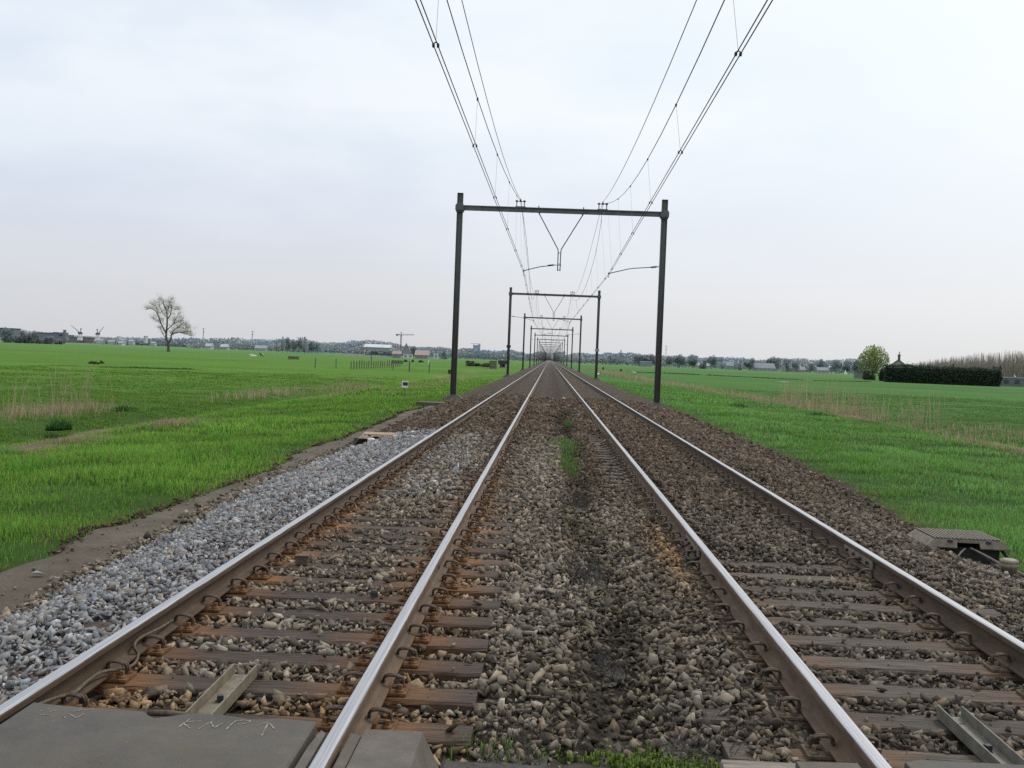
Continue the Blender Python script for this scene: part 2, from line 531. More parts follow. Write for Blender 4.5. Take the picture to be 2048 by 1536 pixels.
def np_mesh(name, v, f, mat, col=None, parent=None, smooth=False):
    """big mesh from numpy arrays; f is (n,3) or (n,4)"""
    me = bpy.data.meshes.new(name)
    k = f.shape[1]
    me.vertices.add(len(v)); me.vertices.foreach_set('co', v.astype(np.float32).ravel())
    me.loops.add(f.size); me.loops.foreach_set('vertex_index', f.astype(np.int32).ravel())
    me.polygons.add(len(f)); me.polygons.foreach_set('loop_start', np.arange(0, f.size, k, dtype=np.int32))
    if smooth:
        me.polygons.foreach_set('use_smooth', np.ones(len(f), bool))
    me.update(calc_edges=True)
    if col is not None:
        c4 = np.ones((len(v), 4), np.float32); c4[:, :3] = col
        a = me.color_attributes.new('Col', 'FLOAT_COLOR', 'POINT')
        a.data.foreach_set('color', c4.ravel())
    me.materials.append(mat)
    o = bpy.data.objects.new(name, me); C.objects.link(o)
    if parent:
        o.parent = parent
    return o


def tag(o, label=None, cat=None, group=None, kind=None):
    if label: o['label'] = label
    if cat: o['category'] = cat
    if group: o['group'] = group
    if kind: o['kind'] = kind
    return o


def empty(name, loc, label=None, cat=None, group=None, rz=0.0):
    o = bpy.data.objects.new(name, None); C.objects.link(o)
    o.location = loc; o.rotation_euler = (0, 0, rz); o.empty_display_size = 0.2
    return tag(o, label, cat, group)


def dup(o, parent=None, keep=None):
    c = o.copy(); C.objects.link(c)
    if parent:
        c.parent = parent
        c.matrix_parent_inverse = o.matrix_parent_inverse
    for ch in [x for x in o.children]:
        if keep is None or keep(ch):
            dup(ch, c, keep)
    return c


ORD = ['first', 'second', 'third', 'fourth', 'fifth', 'sixth', 'seventh', 'eighth', 'ninth', 'tenth', 'eleventh', 'twelfth', 'thirteenth',
       'fourteenth', 'fifteenth', 'sixteenth', 'seventeenth', 'eighteenth', 'nineteenth', 'twentieth'] 
ORD += ['twenty-' + w for w in ORD[:9]] + ['thirtieth'] + ['thirty-' + w for w in ORD[:9]] + ['fortieth'] + ['forty-' + w for w in ORD[:9]]


# value noise
_tab = rng.random((256, 256))
def vnoise(x, y, s):
    x = np.asarray(x) * s + 517.3; y = np.asarray(y) * s + 291.7
    xi = np.floor(x).astype(int); yi = np.floor(y).astype(int)
    fx = x - xi; fy = y - yi
    fx = fx * fx * (3 - 2 * fx); fy = fy * fy * (3 - 2 * fy)
    g = lambda i, j: _tab[i & 255, j & 255]
    return (g(xi, yi) * (1 - fx) * (1 - fy) + g(xi + 1, yi) * fx * (1 - fy) + g(xi, yi + 1) * (1 - fx) * fy + g(xi + 1, yi + 1) * fx * fy)


def fbm(x, y, s, o=4):
    t = 0; a = 1; n = 0
    for i in range(o):
        t = t + a * vnoise(x + 13.7 * i, y - 7.1 * i, s * 2 ** i); n += a; a *= 0.55
    return t / n


def sstep(x, a, b):
    t = np.clip((np.asarray(x, float) - a) / (b - a), 0, 1)
    return t * t * (3 - 2 * t)


# ------------------------------------------------------------------ terrain heights
def left_edge(y):          # outer edge of the path: where the grass starts
    y = np.asarray(y, float)
    base = np.interp(y, [4, 10, 13, 16, 19, 24, 30, 40, 55, 90], [-4.95, -5.1, -5.15, -5.05, -5.0, -5.35, -5.15, -5.45, -4.9, -5.0])
    return base + 0.6 * (fbm(y, y * 0 + 3, 0.9, 4) - 0.5)


def left_foot(y):          # foot of the ballast slope on the left
    y = np.asarray(y, float)
    return np.interp(y, [4, 8, 12, 16, 21, 26, 40], [-4.1, -4.15, -4.3, -4.5, -4.5, -4.45, -4.5]) + 0.25 * (fbm(y, y * 0 + 9, 1.0, 3) - 0.5)


def right_edge(y):
    y = np.asarray(y, float)
    return np.interp(y, [6, 12, 14, 19, 27, 36, 46, 60, 90], [5.75, 5.55, 5.3, 5.6, 6.05, 5.95, 6.1, 6.0, 5.9]) + 0.35 * (fbm(y, y * 0 + 21, 0.7, 3) - 0.5)


def ground_z(x, y):
    x = np.asarray(x, float); y = np.asarray(y, float)
    z = np.full(np.broadcast(x, y).shape, -0.62)
    z = z - 0.2 * sstep(-x, 6.0, 11.0) - 0.2 * sstep(x, 7.0, 13.0)
    z = z - 0.25 * np.exp(-((x + 13.2) / 1.0) ** 2) - 0.3 * np.exp(-((x - 17.5) / 1.2) ** 2)
    z = z + 0.22 * (fbm(x, y, 0.16, 4) - 0.5) * sstep(np.abs(x - 0.4), 5.5, 9)
    z = z + 0.08 * (fbm(x, y, 1.1, 2) - 0.5)
    return z


def bed_z(x, y):
    """surface of the ballast"""
    x = np.asarray(x, float); y = np.asarray(y, float)
    cover_l = -0.211 + 0.051 * sstep(y, 19, 23)
    mid_pile = (0.03 * sstep(y, 7.6, 8.6) * sstep(fbm(x, y, 0.9, 2), 0.42, 0.6) + 0.06 * sstep(y, 11.5, 14.5)) * np.exp(-((x - TL - 0.05) / (0.40 + 0.12 * sstep(y, 15, 20))) ** 4)
    cover_r = -0.209 + 0.059 * sstep(y, 9.3, 11.2)
    z = np.where(x < 0.35, cover_l + mid_pile, cover_r)
    # between the tracks: two low heaps with a furrow
    zc = -0.185 - 0.1 * np.exp(-((x - 0.47) / 0.2) ** 2)
    zc = zc - 0.06 * sstep(-y, -6.0, -4.7)
    cen = sstep(x, -0.42, -0.2) * (1 - sstep(x, 1.0, 1.25))
    z = z * (1 - cen) + zc * cen
    # outer side of the near right rail: covered, then bare sleeper ends, then covered again
    oe = sstep(x, 0.92, 1.05) * (1 - sstep(x, 1.36, 1.44))
    zo = -0.165 - 0.075 * sstep(y, 15, 17) + 0.08 * sstep(y, 27, 29)
    z = z * (1 - oe) + zo * oe
    el = sstep(x, -0.78, -0.7) * (1 - sstep(x, -0.36, -0.25))
    zl = -0.2 + 0.04 * sstep(y, 24, 27) - 0.035 * (1 - sstep(y, 9, 12))
    z = z * (1 - el) + zl * el
    # shoulders
    lf = left_foot(y)
    tl = np.clip((-2.5 - x) / (-2.5 - lf), 0, 1.25)
    zs = -0.165 - 0.05 * sstep(tl, 0.0, 0.5) - 0.30 * sstep(tl, 0.35, 1.0) - 0.25 * np.clip(tl - 1, 0, 1)
    z = np.where(x < -2.5, zs, z)
    re = right_edge(y) - 0.25
    tr = np.clip((x - 3.05) / (re - 3.05), 0, 1.25)
    zr = -0.18 - 0.12 * sstep(tr, 0.1, 0.7) - 0.22 * sstep(tr, 0.45, 1.0) - 0.45 * np.clip(tr - 1, 0, 1)
    z = np.where(x > 3.05, zr, z)
    return z + 0.035 * (fbm(x, y, 2.2, 2) - 0.5)


def grid_mesh(name, xs, ys, zf, mat):
    X, Y = np.meshgrid(xs, ys)
    Z = zf(X, Y)
    v = np.stack([X.ravel(), Y.ravel(), Z.ravel()], 1)
    nx, ny = len(xs), len(ys)
    i = np.arange(nx - 1)[None, :] + nx * np.arange(ny - 1)[:, None]
    f = np.stack([i, i + 1, i + nx + 1, i + nx], -1).reshape(-1, 4)
    return np_mesh(name, v, f, mat, smooth=True)


# ground: one sheet to the horizon
xs = np.concatenate([-np.geomspace(9000, 32, 26), np.arange(-30, 30.1, 0.6), np.geomspace(32, 9000, 26)])
ys = np.concatenate([[-300, -120, -60, -30, -12, -4], np.arange(0, 75, 0.8), np.geomspace(76, 9000, 70)])
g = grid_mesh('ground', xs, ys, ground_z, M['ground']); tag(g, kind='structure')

xs = np.concatenate([np.arange(-5.0, -2.4, 0.12), np.arange(-2.4, 3.2, 0.1), np.arange(3.2, 6.7, 0.14)])
ys = np.concatenate([np.arange(3.4, 32, 0.14), np.geomspace(32.2, 2600, 160)])
b = grid_mesh('ballast_bed', xs, ys, lambda x, y: bed_z(x, y) - 0.02, M['bed']); tag(b, kind='structure')

# path: a worn strip along the left of the ballast
ys = np.concatenate([np.arange(-6, 60, 0.25), np.arange(60, 95, 0.6)])
ts = np.linspace(0, 1, 14)
T, YY = np.meshgrid(ts, ys)
XL = left_edge(YY) - 0.12; XR = -3.6
XX = XL + (XR - XL) * T
wgt = np.minimum(1, (1 - sstep(YY, 48, 60)) + 0.0)
ZZ = -0.535 + 0.03 * (fbm(XX, YY, 0.8, 3) - 0.5) - 0.14 * (1 - sstep(T, 0.0, 0.14)) - 0.35 * (1 - wgt)
v = np.stack([XX.ravel(), YY.ravel(), ZZ.ravel()], 1)
nx, ny = len(ts), len(ys)
i = np.arange(nx - 1)[None, :] + nx * np.arange(ny - 1)[:, None]
f = np.stack([i, i + 1, i + nx + 1, i + nx], -1).reshape(-1, 4)
tag(np_mesh('path', v, f, M['path'], smooth=True), kind='structure')

# ------------------------------------------------------------------ rails
RH = 0.159
half = [(0.0, 0.0), (0.020, -0.0004), (0.029, -0.003), (0.0345, -0.010), (0.036, -0.014), (0.0362, -0.036), (0.030, -0.042), (0.012, -0.050),
        (0.0085, -0.066), (0.0085, -0.108), (0.013, -0.128), (0.030, -0.139), (0.066, -0.147), (0.070, -0.150), (0.070, -RH)]
prof = half + [(-x, z) for x, z in reversed(half) if x > 0]
prof = prof[::-1]
rail_labels = ['leftmost rail of the left track, along the fresh grey gravel',
               'inner rail of the left track, passing through the level crossing slabs',
               'inner rail of the right track, with a row of spring clips on its left',
               'rightmost rail, beside the ribbed grey cable cabinet']
rails = []
for k, x in enumerate(RAILX):
    mb = MB(); mb.prism(prof, -4.0, 2400.0, cuts=[10, 30, 80, 200, 600, 1300])
    o = mb.build('rail', M['rail'], loc=(x, 0, 0))
    o.color = [(0.72, 0.66, 0.60, 1), (1.1, 1.05, 1.0, 1), (1.15, 1.12, 1.1, 1), (0.72, 0.70, 0.66, 1)][k]  # shade on the leftmost web put into its tint; inner rails dusty tan
    tag(o, rail_labels[k], 'rail', 'rails of the double track'); rails.append(o)

# insulated joints (fish plates with bolts) on the right track
for ri, yj in ((2, 10.25), (3, 10.05)):
    for s in (-1, 1):
        mb = MB(); mb.box((s * 0.022, yj, -0.085), (0.02, 0.9, 0.075))
        fp = mb.build('joint_plate', M['galv'], rails[ri], bevel=0.006)
        for q in (-0.33, -0.11, 0.11, 0.33):
            mb = MB(); mb.tube([(s * 0.030, yj + q, -0.085), (s * 0.056, yj + q, -0.085)], 0.016, 6)
            mb.build('joint_bolt', M['iron'], fp)
mb = MB(); mb.tube([(math.cos(a) * 0.0 + 0.012 * math.cos(a), 8.75, -0.09 + 0.06 * math.sin(a)) for a in np.linspace(-1.4, 1.4, 9)], 0.006, 6)
mb.build('weld_collar', M['rust'], rails[1])

# ------------------------------------------------------------------ sleepers
SW, SH, SLN = 0.25, 0.15, 2.62
ZS = -0.19


def sleeper_mesh(seed):
    r = random.Random(seed)
    mb = MB()
    nx = 26
    vs, fs = [], []
    for i in range(nx + 1):
        x = -SLN / 2 + SLN * i / nx
        j = lambda a: r.uniform(-a, a)
        e = 0.006
        ring = [(-SW / 2, -SH), (-SW / 2 + j(e), -0.018 + j(0.006)), (-SW / 2 + 0.014 + j(e), -0.002 + j(0.004)), (-0.04 + j(0.01), j(0.003)),
                (0.05 + j(0.01), j(0.003)), (SW / 2 - 0.014 + j(e), -0.002 + j(0.004)), (SW / 2 + j(e), -0.018 + j(0.006)), (SW / 2, -SH)]
        for y, z in ring:
            vs.append((x, y, z))
    n = 8
    for i in range(nx):
        for k in range(n):
            fs.append((i * n + k, i * n + (k + 1) % n, (i + 1) * n + (k + 1) % n, (i + 1) * n + k))
    fs.append(tuple(range(n))); fs.append(tuple(nx * n + k for k in range(n)))
    mb.add(vs, fs)
    return mb


def clip_path(side):
    """double wound spring clip: an open oval coil beside the rail foot"""
    pts = []
    for k in range(37):
        t = k / 36.0 * 2.0
        a = 2 * math.pi * t + 0.6
        ca, sa = math.cos(a), math.sin(a)
        px = 0.052 * math.copysign(abs(ca) ** 0.75, ca)
        pz = 0.037 * math.copysign(abs(sa) ** 0.8, sa)
        pts.append((side * (0.105 + px), -0.02 + 0.042 * t / 2 - 0.35 * pz, 0.060 + pz))
    return pts


def add_plate(parent, x, plate_mat):
    """ribbed base plate under the rail with two clips and four screws"""
    mb = MB()
    mb.box((0, 0, 0.009), (0.37, 0.165, 0.018))
    for s in (-1, 1):
        mb.box((s * 0.088, 0, 0.030), (0.022, 0.14, 0.026))
    p = mb.build('baseplate', plate_mat, parent, bevel=0.004); p.location = (x, 0, 0.002)
    for s in (-1, 1):
        mb = MB(); mb.tube(clip_path(s), 0.0078, 7)
        mb.build('rail_clip', M['clip'], p, smooth=True)
        for q in (-0.045, 0.045):
            mb = MB()
            mb.lathe((s * 0.15, q, 0.018), [(0.024, 0.0), (0.024, 0.006), (0.018, 0.012), (0.014, 0.013)], 10)
            mb.box((s * 0.15, q, 0.042), (0.022, 0.022, 0.026), rz=0.5 + s)
            mb.build('screw', plate_mat, p)
    return p


def make_sleeper(seed, mat, pm):
    o = sleeper_mesh(seed).build('sleeper', mat)
    for x in (-G2, G2):
        add_plate(o, x, pm)
    return o


SY_L = [5.16 + 0.0, 5.72] + [5.72 + 0.545 * k for k in range(1, 39)]
SY_R = [4.63, 5.10] + [5.10 + 0.544 * k for k in range(1, 40)]
protos = {'l': [make_sleeper(s, M['sleeper_l'], M['rust']) for s in (1, 2, 3)],
          'r': [make_sleeper(s, M['sleeper_r'], M['rustgrey']) for s in (4, 5, 6)]}
used = set()
for side, ys_, tx in (('l', SY_L, TL), ('r', SY_R, TR)):
    for k, y in enumerate(ys_):
        pi = k % 3
        if (side, pi) not in used:
            o = protos[side][pi]; used.add((side, pi))
        else:
            far = y > 15
            o = dup(protos[side][pi], keep=(lambda c: not c.name.startswith('screw')) if far else None)
        o.location = (tx + random.uniform(-0.03, 0.03), y + (random.uniform(-0.02, 0.02) if k > 1 else 0), ZS + random.uniform(-0.004, 0.004))
        o.rotation_euler = (0, 0, random.uniform(-0.012, 0.012))
        rf = max(0.15, 1 - max(0, y - 11) / 6)
        o.color = (rf, 1, 1, 1)
        for ch in o.children:
            ch.color = (rf, 1, 1, 1)
        look = 'rust-stained brown wooden sleeper' if side == 'l' else 'greyish weathered wooden sleeper'
        where = 'left' if side == 'l' else 'right'
        tag(o, f'{look} of the {where} track, {ORD[k]} one counted from the crossing', 'sleeper', f'wooden sleepers of the {where} track')

# twin pale timber at the crossing edge on the right, and the beam between the tracks
o = MB(); o.box((0, 0, 0), (0.60, 0.30, 0.12)); o = o.build('timber_beam', M['palewood'], bevel=0.012, loc=(1.13, 4.64, -0.18))
tag(o, 'sun-bleached timber beam end left of the inner right rail at the crossing', 'beam')

# ------------------------------------------------------------------ crossing slabs
def poly_slab(name, pts, zt, thick, mat, label, cat, chamfer=0.012):
    """slab with the outline pts (x,y), slightly rounded upper edge"""
    n = len(pts)
    cx = sum(p[0] for p in pts) / n; cy = sum(p[1] for p in pts) / n
    ins = []
    for x, y in pts:
        d = math.hypot(x - cx, y - cy); ins.append((x + (cx - x) / d * chamfer, y + (cy - y) / d * chamfer))
    org = Vector((cx, cy, zt))
    vs = [(x - cx, y - cy, -thick) for x, y in pts] + [(x - cx, y - cy, -chamfer) for x, y in pts] + [(x - cx, y - cy, 0) for x, y in ins]
    fs = [tuple(reversed(range(n))), tuple(2 * n + k for k in range(n))]
    for l in (0, 1):
        for k in range(n):
            fs.append((l * n + k, l * n + (k + 1) % n, (l + 1) * n + (k + 1) % n, (l + 1) * n + k))
    mb = MB(); mb.add(vs, fs)
    o = mb.build(name, mat, loc=org)
    tag(o, label, cat)
    return o


ZP = 0.0
edge_px = [(62, 1404), (78, 1406), (130, 1412), (200, 1416), (282, 1422), (296, 1431), (305, 1436), (340, 1431), (390, 1425), (430, 1428), (470, 1432), (505, 1438), (535, 1438), (560, 1436), (595, 1440), (634, 1443)]
far_edge = [tuple(gp(px, py, ZP)[:2]) for px, py in edge_px]
far_edge[0] = (-2.265, far_edge[0][1])
fine_edge = []
for (a, b_) in zip(far_edge[:-1], far_edge[1:]):
    for t in (0, 0.25, 0.5, 0.75):
        fine_edge.append((a[0] + (b_[0] - a[0]) * t, a[1] + (b_[1] - a[1]) * t + random.uniform(-0.003, 0.003)))
fine_edge.append((-0.962, far_edge[-1][1]))
outline = [(-2.268, 1.6)] + fine_edge + [(-0.962, 1.6)]
outline = outline[::-1]
panel = poly_slab('crossing_panel', outline, ZP, 0.14, M['rubber'], 'dark grey rubber crossing panel with chalk marks between the left rails', 'crossing panel', 0.008)


def chalk(name, strokes, origin, scale, wd=0.009):
    mb = MB()
    for st in strokes:
        P = [gp(origin[0] + x / scale, origin[1] + y / scale, ZP) for x, y in st]
        # resample so that the line can wander
        Q = []
        for a, b_ in zip(P[:-1], P[1:]):
            m = max(2, int(np.linalg.norm(b_ - a) / 0.012))
            for i in range(m):
                Q.append(a + (b_ - a) * i / m)
        Q.append(P[-1])
        L, Rr = [], []
        for i, q in enumerate(Q):
            t = Q[min(i + 1, len(Q) - 1)] - Q[max(i - 1, 0)]
            nrm = np.array([-t[1], t[0], 0]); nrm /= (np.linalg.norm(nrm) + 1e-9)
            w = wd * random.uniform(0.3, 0.65)
            if random.random() < 0.12: w *= 0.3
            L.append(q + nrm * w); Rr.append(q - nrm * w)
        vs = []
        for a, b_ in zip(L, Rr):
            vs += [(a[0] - panel.location.x, a[1] - panel.location.y, 0.002), (b_[0] - panel.location.x, b_[1] - panel.location.y, 0.002)]
        mb.add(vs, [(2 * i, 2 * i + 1, 2 * i + 3, 2 * i + 2) for i in range(len(Q) - 1)])
    return mb.build(name, M['chalk'], panel)


c = chalk('chalk_lettering', [[(285, 390), (420, 290)], [(345, 335), (430, 325), (525, 322)], [(345, 350), (380, 372), (405, 395)],
                              [(500, 402), (560, 362), (640, 325)], [(622, 335), (652, 385)], [(665, 390), (710, 360), (770, 335)],
                              [(780, 408), (825, 362), (880, 318), (960, 312), (1028, 320), (1018, 335), (960, 348), (905, 358)],
                              [(1145, 470), (1180, 400), (1215, 330)], [(1090, 372), (1135, 352), (1195, 340)], [(1215, 335), (1245, 365), (1272, 402)]], (300, 1380), 5.12, 0.0075)
c['label'] = 'pale chalk letters KNP with an arrow'
c = chalk('chalk_scribble', [[(850, 885), (820, 855), (850, 838), (910, 838), (990, 890), (1040, 865), (1090, 830)], [(930, 805), (1010, 800), (1070, 775)], [(1100, 790), (1205, 783)],
                             [(520, 800), (600, 790), (650, 770)], [(650, 808), (745, 785)], [(515, 852), (560, 845), (645, 857)], [(345, 852), (392, 842)]], (0, 1300), 6.51, 0.0055)
c['label'] = 'faint chalk scribble'

# worn concrete strip beside the rail and slab outside it
o = poly_slab('edge_slab', [(-0.935, 1.6), (-0.897, 1.6), (-0.897, 4.56), (-0.925, 4.60), (-0.938, 4.4)], -0.012, 0.13, M['concrete'], 'narrow pale concrete strip between rubber panel and inner left rail', 'slab', 0.006)
o = poly_slab('edge_board', [(-0.800, 1.6), (-0.752, 1.6), (-0.752, 4.60), (-0.800, 4.63)], -0.030, 0.12, M['concrete_dark'], 'brown board hard against the right side of the inner left rail', 'board', 0.006)
# bevelled concrete block
mb = MB()
z0, z1 = -0.2, -0.012
ya, yb = 1.6, 4.64
vs = [(-0.742, ya, z0), (-0.40, ya, z0), (-0.40, yb + 0.02, z0), (-0.742, yb + 0.02, z0), (-0.742, ya, z1), (-0.490, ya, z1), (-0.490, yb, z1), (-0.742, yb, z1)]
mb.add(vs, [(3, 2, 1, 0), (4, 5, 6, 7), (0, 1, 5, 4), (1, 2, 6, 5), (2, 3, 7, 6), (3, 0, 4, 7)])
o = mb.build('ramp_block', M['concrete'], bevel=0.008)
tag(o, 'pale concrete block with sloping side right of the inner left rail', 'concrete block')
# dark panels on the right track
o = poly_slab('crossing_panel', [(1.16, 1.6), (1.372, 1.6), (1.372, 4.58), (1.11, 4.565)], -0.03, 0.13, M['concrete_dark'], 'dark grey crossing panel just left of the inner right rail', 'crossing panel', 0.01)
o = poly_slab('crossing_panel', [(1.565, 1.6), (2.86, 1.6), (2.86, 4.60), (1.64, 4.60), (1.565, 4.56)], -0.01, 0.14, M['rubber'], 'dark grey crossing panel between the rails of the right track', 'crossing panel', 0.008)
# the road at the crossing and soil strip in front of the camera
mb = MB(); mb.box((-0.16, 1.6, -0.26), (0.46, 6.2, 0.2)); o = mb.build('road', M['asphalt']); tag(o, kind='structure')
mb = MB(); mb.box((-5.2, 0.4, -0.32), (5.6, 6.0, 0.3)); o = mb.build('road', M['asphalt'], bevel=0.05); tag(o, kind='structure')
mb = MB(); mb.box((5.9, 0.4, -0.32), (5.6, 6.0, 0.3)); o = mb.build('road', M['asphalt'], bevel=0.05); tag(o, kind='structure')

# old iron bar lying at the panel edge
a, b_ = gp(296, 1426, -0.03), gp(370, 1431, -0.03)
mb = MB(); mb.tube([(a[0], a[1], -0.03), ((a[0] + b_[0]) / 2, (a[1] + b_[1]) / 2 + 0.01, -0.028), (b_[0], b_[1], -0.03)], 0.016, 8)
tag(mb.build('iron_bar', M['clip'], smooth=True), 'short round iron bar at the far edge of the rubber panel', 'bar')


# steel channels
def channel(x, y0, y1, mat, label, rz=0.0):
    w, h, t = 0.135, 0.068, 0.009
    pr = [(-w / 2, 0), (w / 2, 0), (w / 2, h), (w / 2 - t, h), (w / 2 - t, t), (-w / 2 + t, t), (-w / 2 + t, h), (-w / 2, h)]
    L = y1 - y0
    mb = MB(); mb.prism(pr, -L / 2, L / 2)
    o = mb.build('steel_channel', mat, bevel=0.0015, loc=(x, (y0 + y1) / 2, ZS + 0.007)); o.rotation_euler = (0, 0, rz)
    tag(o, label, 'steel channel', 'steel channels at the crossing')
    mb = MB(); mb.lathe((0.0, L * 0.14, t), [(0.026, 0), (0.026, 0.004)], 10); mb.box((0.0, L * 0.14, t + 0.018), (0.03, 0.03, 0.03), rz=0.4)
    mb.build('bolt', M['iron'], o)
    for q in (0.42, -0.18):
        mb = MB(); mb.box((0.02, L * q, t + 0.0012), (0.04, 0.012, 0.001)); mb.build('slot', M['black'], o)
    return o


channel(-1.605, 4.55, 5.85, M['galv'], 'tan steel channel lying between the rails of the left track', 0.012)
channel(2.178, 4.3, 5.72, M['galv_r'], 'grey steel channel lying between the rails of the right track', -0.01)

# rusty junction block on a sleeper
p = gp(604, 1130, ZS)
mb = MB(); mb.box((0, 0, 0.035), (0.10, 0.08, 0.07), rz=0.08); mb.box((0, 0, 0.077), (0.12, 0.09, 0.014), rz=0.08)
tag(mb.build('junction_block', M['clip'], bevel=0.004, loc=(p[0], p[1], ZS + 0.004)), 'small rusty iron block standing inside the left track', 'iron block')
p = gp(748, 1195, ZS)
mb = MB(); mb.lathe((0, 0, 0), [(0.028, 0), (0.028, 0.04), (0.02, 0.055), (0.006, 0.058)], 10)
tag(mb.build('iron_stub', M['iron'], loc=(p[0], p[1], ZS)), 'small dark iron stub on a sleeper near the inner left rail', 'iron stub')

# bond cable snaking along the leftmost rail
pts = []
for px, py, z in [(70, 1412, -0.05), (105, 1398, -0.09), (150, 1384, -0.10), (175, 1362, -0.11), (205, 1344, -0.11), (245, 1338, -0.14), (268, 1328, -0.16), (276, 1310, -0.15), (268, 1293, -0.10),
                  (280, 1276, -0.09), (320, 1256, -0.10), (345, 1240, -0.12)]:
    q = gp(px, py, z); pts.append((q[0], q[1], z))
def smooth_pts(P, n=6):
    P = [Vector(p) for p in P]; out = []
    for i in range(len(P) - 1):
        p0, p1, p2, p3 = P[max(i - 1, 0)], P[i], P[i + 1], P[min(i + 2, len(P) - 1)]
        for k in range(n):
            t = k / n
            out.append(0.5 * ((2 * p1) + (p2 - p0) * t + (2 * p0 - 5 * p1 + 4 * p2 - p3) * t * t + (3 * p1 - p0 - 3 * p2 + p3) * t ** 3))
    out.append(P[-1]); return out
mb = MB(); mb.tube(smooth_pts(pts), 0.009, 8)
tag(mb.build('bond_cable', M['cable'], smooth=True), 'rust-brown cable winding along the foot of the leftmost rail', 'cable')
pts = []
for px, py, z in [(532, 1100, -0.09), (517, 1112, -0.13), (520, 1122, -0.16), (540, 1135, -0.175), (575, 1133, -0.18)]:
    q = gp(px, py, z); pts.append((q[0], q[1], z))
mb = MB(); mb.tube(smooth_pts(pts), 0.008, 8)
tag(mb.build('bond_cable', M['cable'], smooth=True), 'short bent cable from the leftmost rail to the rusty iron block', 'cable')
pts = []
for px, py, z in [(1700, 1112, -0.09), (1720, 1122, -0.13), (1705, 1128, -0.17), (1680, 1118, -0.17), (1662, 1126, -0.17), (1640, 1122, -0.175)]:
    q = gp(px, py, z); pts.append((q[0], q[1], z))
mb = MB(); mb.tube(smooth_pts(pts), 0.012, 8)
tag(mb.build('bond_cable', M['cable'], smooth=True), 'looped cable at the joint of the rightmost rail', 'cable')
pts = []
for px, py, z in [(1395, 1082, -0.08), (1380, 1098, -0.12), (1372, 1112, -0.15), (1385, 1120, -0.14), (1402, 1112, -0.12), (1400, 1096, -0.10), (1385, 1088, -0.13), (1368, 1094, -0.15)]:
    q = gp(px, py, z); pts.append((q[0], q[1], z))
mb = MB(); mb.tube(smooth_pts(pts), 0.016, 8)
tag(mb.build('bond_cable', M['boxdark'], smooth=True), 'thick black cable loops at the joint of the inner right rail', 'cable')
pts = []
for px, py in [(1475, 1083), (1520, 1084), (1570, 1086), (1625, 1088)]:
    q = gp(px, py, -0.2); pts.append((q[0], q[1], -0.185))
mb = MB(); mb.tube(smooth_pts(pts), 0.014, 8)
tag(mb.build('cross_cable', M['boxdark'], smooth=True), 'black cable laid across the right track between two sleepers', 'cable')


# ------------------------------------------------------------------ trackside cable cabinets
def cabinet(x, y, z, w, d, lidm, rimm, label, rz=0.0, notch=True):
    o = empty('cable_cabinet', (x, y, z), label, 'cable cabinet', None, rz)
    mb = MB(); mb.box((0.02, 0.02, 0.03), (w * 0.80, d * 0.72, 0.22)); mb.build('body', M['boxdark'], o, bevel=0.01)
    # lid: sloping skirt around a flat ribbed top, front skirt cut out in the middle
    zt, zb = 0.235, 0.155
    mb = MB()
    ow, od, iw, idp = w / 2, d / 2, w / 2 * 0.82, d / 2 * 0.90
    nx = 0.14 * w
    O = [(-ow, -od), (-nx, -od), (nx, -od), (ow, -od), (ow, od), (-ow, od)]
    I = [(-iw, -idp), (-nx * 0.95, -idp), (nx * 0.95, -idp), (iw, -idp), (iw, idp), (-iw, idp)]
    n = 6
    vs = [(a, b_, zb) for a, b_ in O] + [(a, b_, zt) for a, b_ in I] + [(a * 0.985, b_ * 0.985, zb - 0.012) for a, b_ in O] + [(a, b_, zt - 0.03) for a, b_ in I]
    fs = []
    for k in range(n):
        k2 = (k + 1) % n
        if notch and k == 1:
            continue
        fs.append((k, k2, n + k2, n + k)); fs.append((2 * n + k, 2 * n + k2, k2, k)); fs.append((3 * n + k, 3 * n + k2, 2 * n + k2, 2 * n + k))
    fs += [(0, n, 3 * n, 2 * n)][:0]
    fs.append(tuple(n + k for k in range(n))); fs.append(tuple(3 * n + k for k in reversed(range(n))))
    fs.append((n + 1, n + 2, 3 * n + 2, 3 * n + 1))
    fs.append((1, n + 1, 3 * n + 1, 2 * n + 1)); fs.append((n + 2, 2, 2 * n + 2, 3 * n + 2))
    mb.add(vs, fs)
    lid = mb.build('lid', rimm, o)
    mb = MB()
    for k in range(17):
        xx = -iw + 0.025 + (2 * iw - 0.05) * k / 16
        mb.box((xx, 0, zt + 0.010), (0.019, 2 * idp - 0.03, 0.022))
    mb.build('lid_ribs', lidm, lid)
    mb = MB(); mb.box((0, 0, zt + 0.0025), (2 * iw - 0.03, 2 * idp - 0.03, 0.004)); mb.build('lid_grooves', M['boxdark'], lid)
    for xx, yy in ((-0.22 * w, -idp - 0.02), (0.24 * w, -idp - 0.02), (-0.12 * w, idp * 0.45)):
        mb = MB(); mb.lathe((xx, yy, zt - 0.02), [(0.03, 0), (0.03, 0.02), (0.02, 0.03)], 8); mb.build('bolt', M['iron'], lid)
    return o


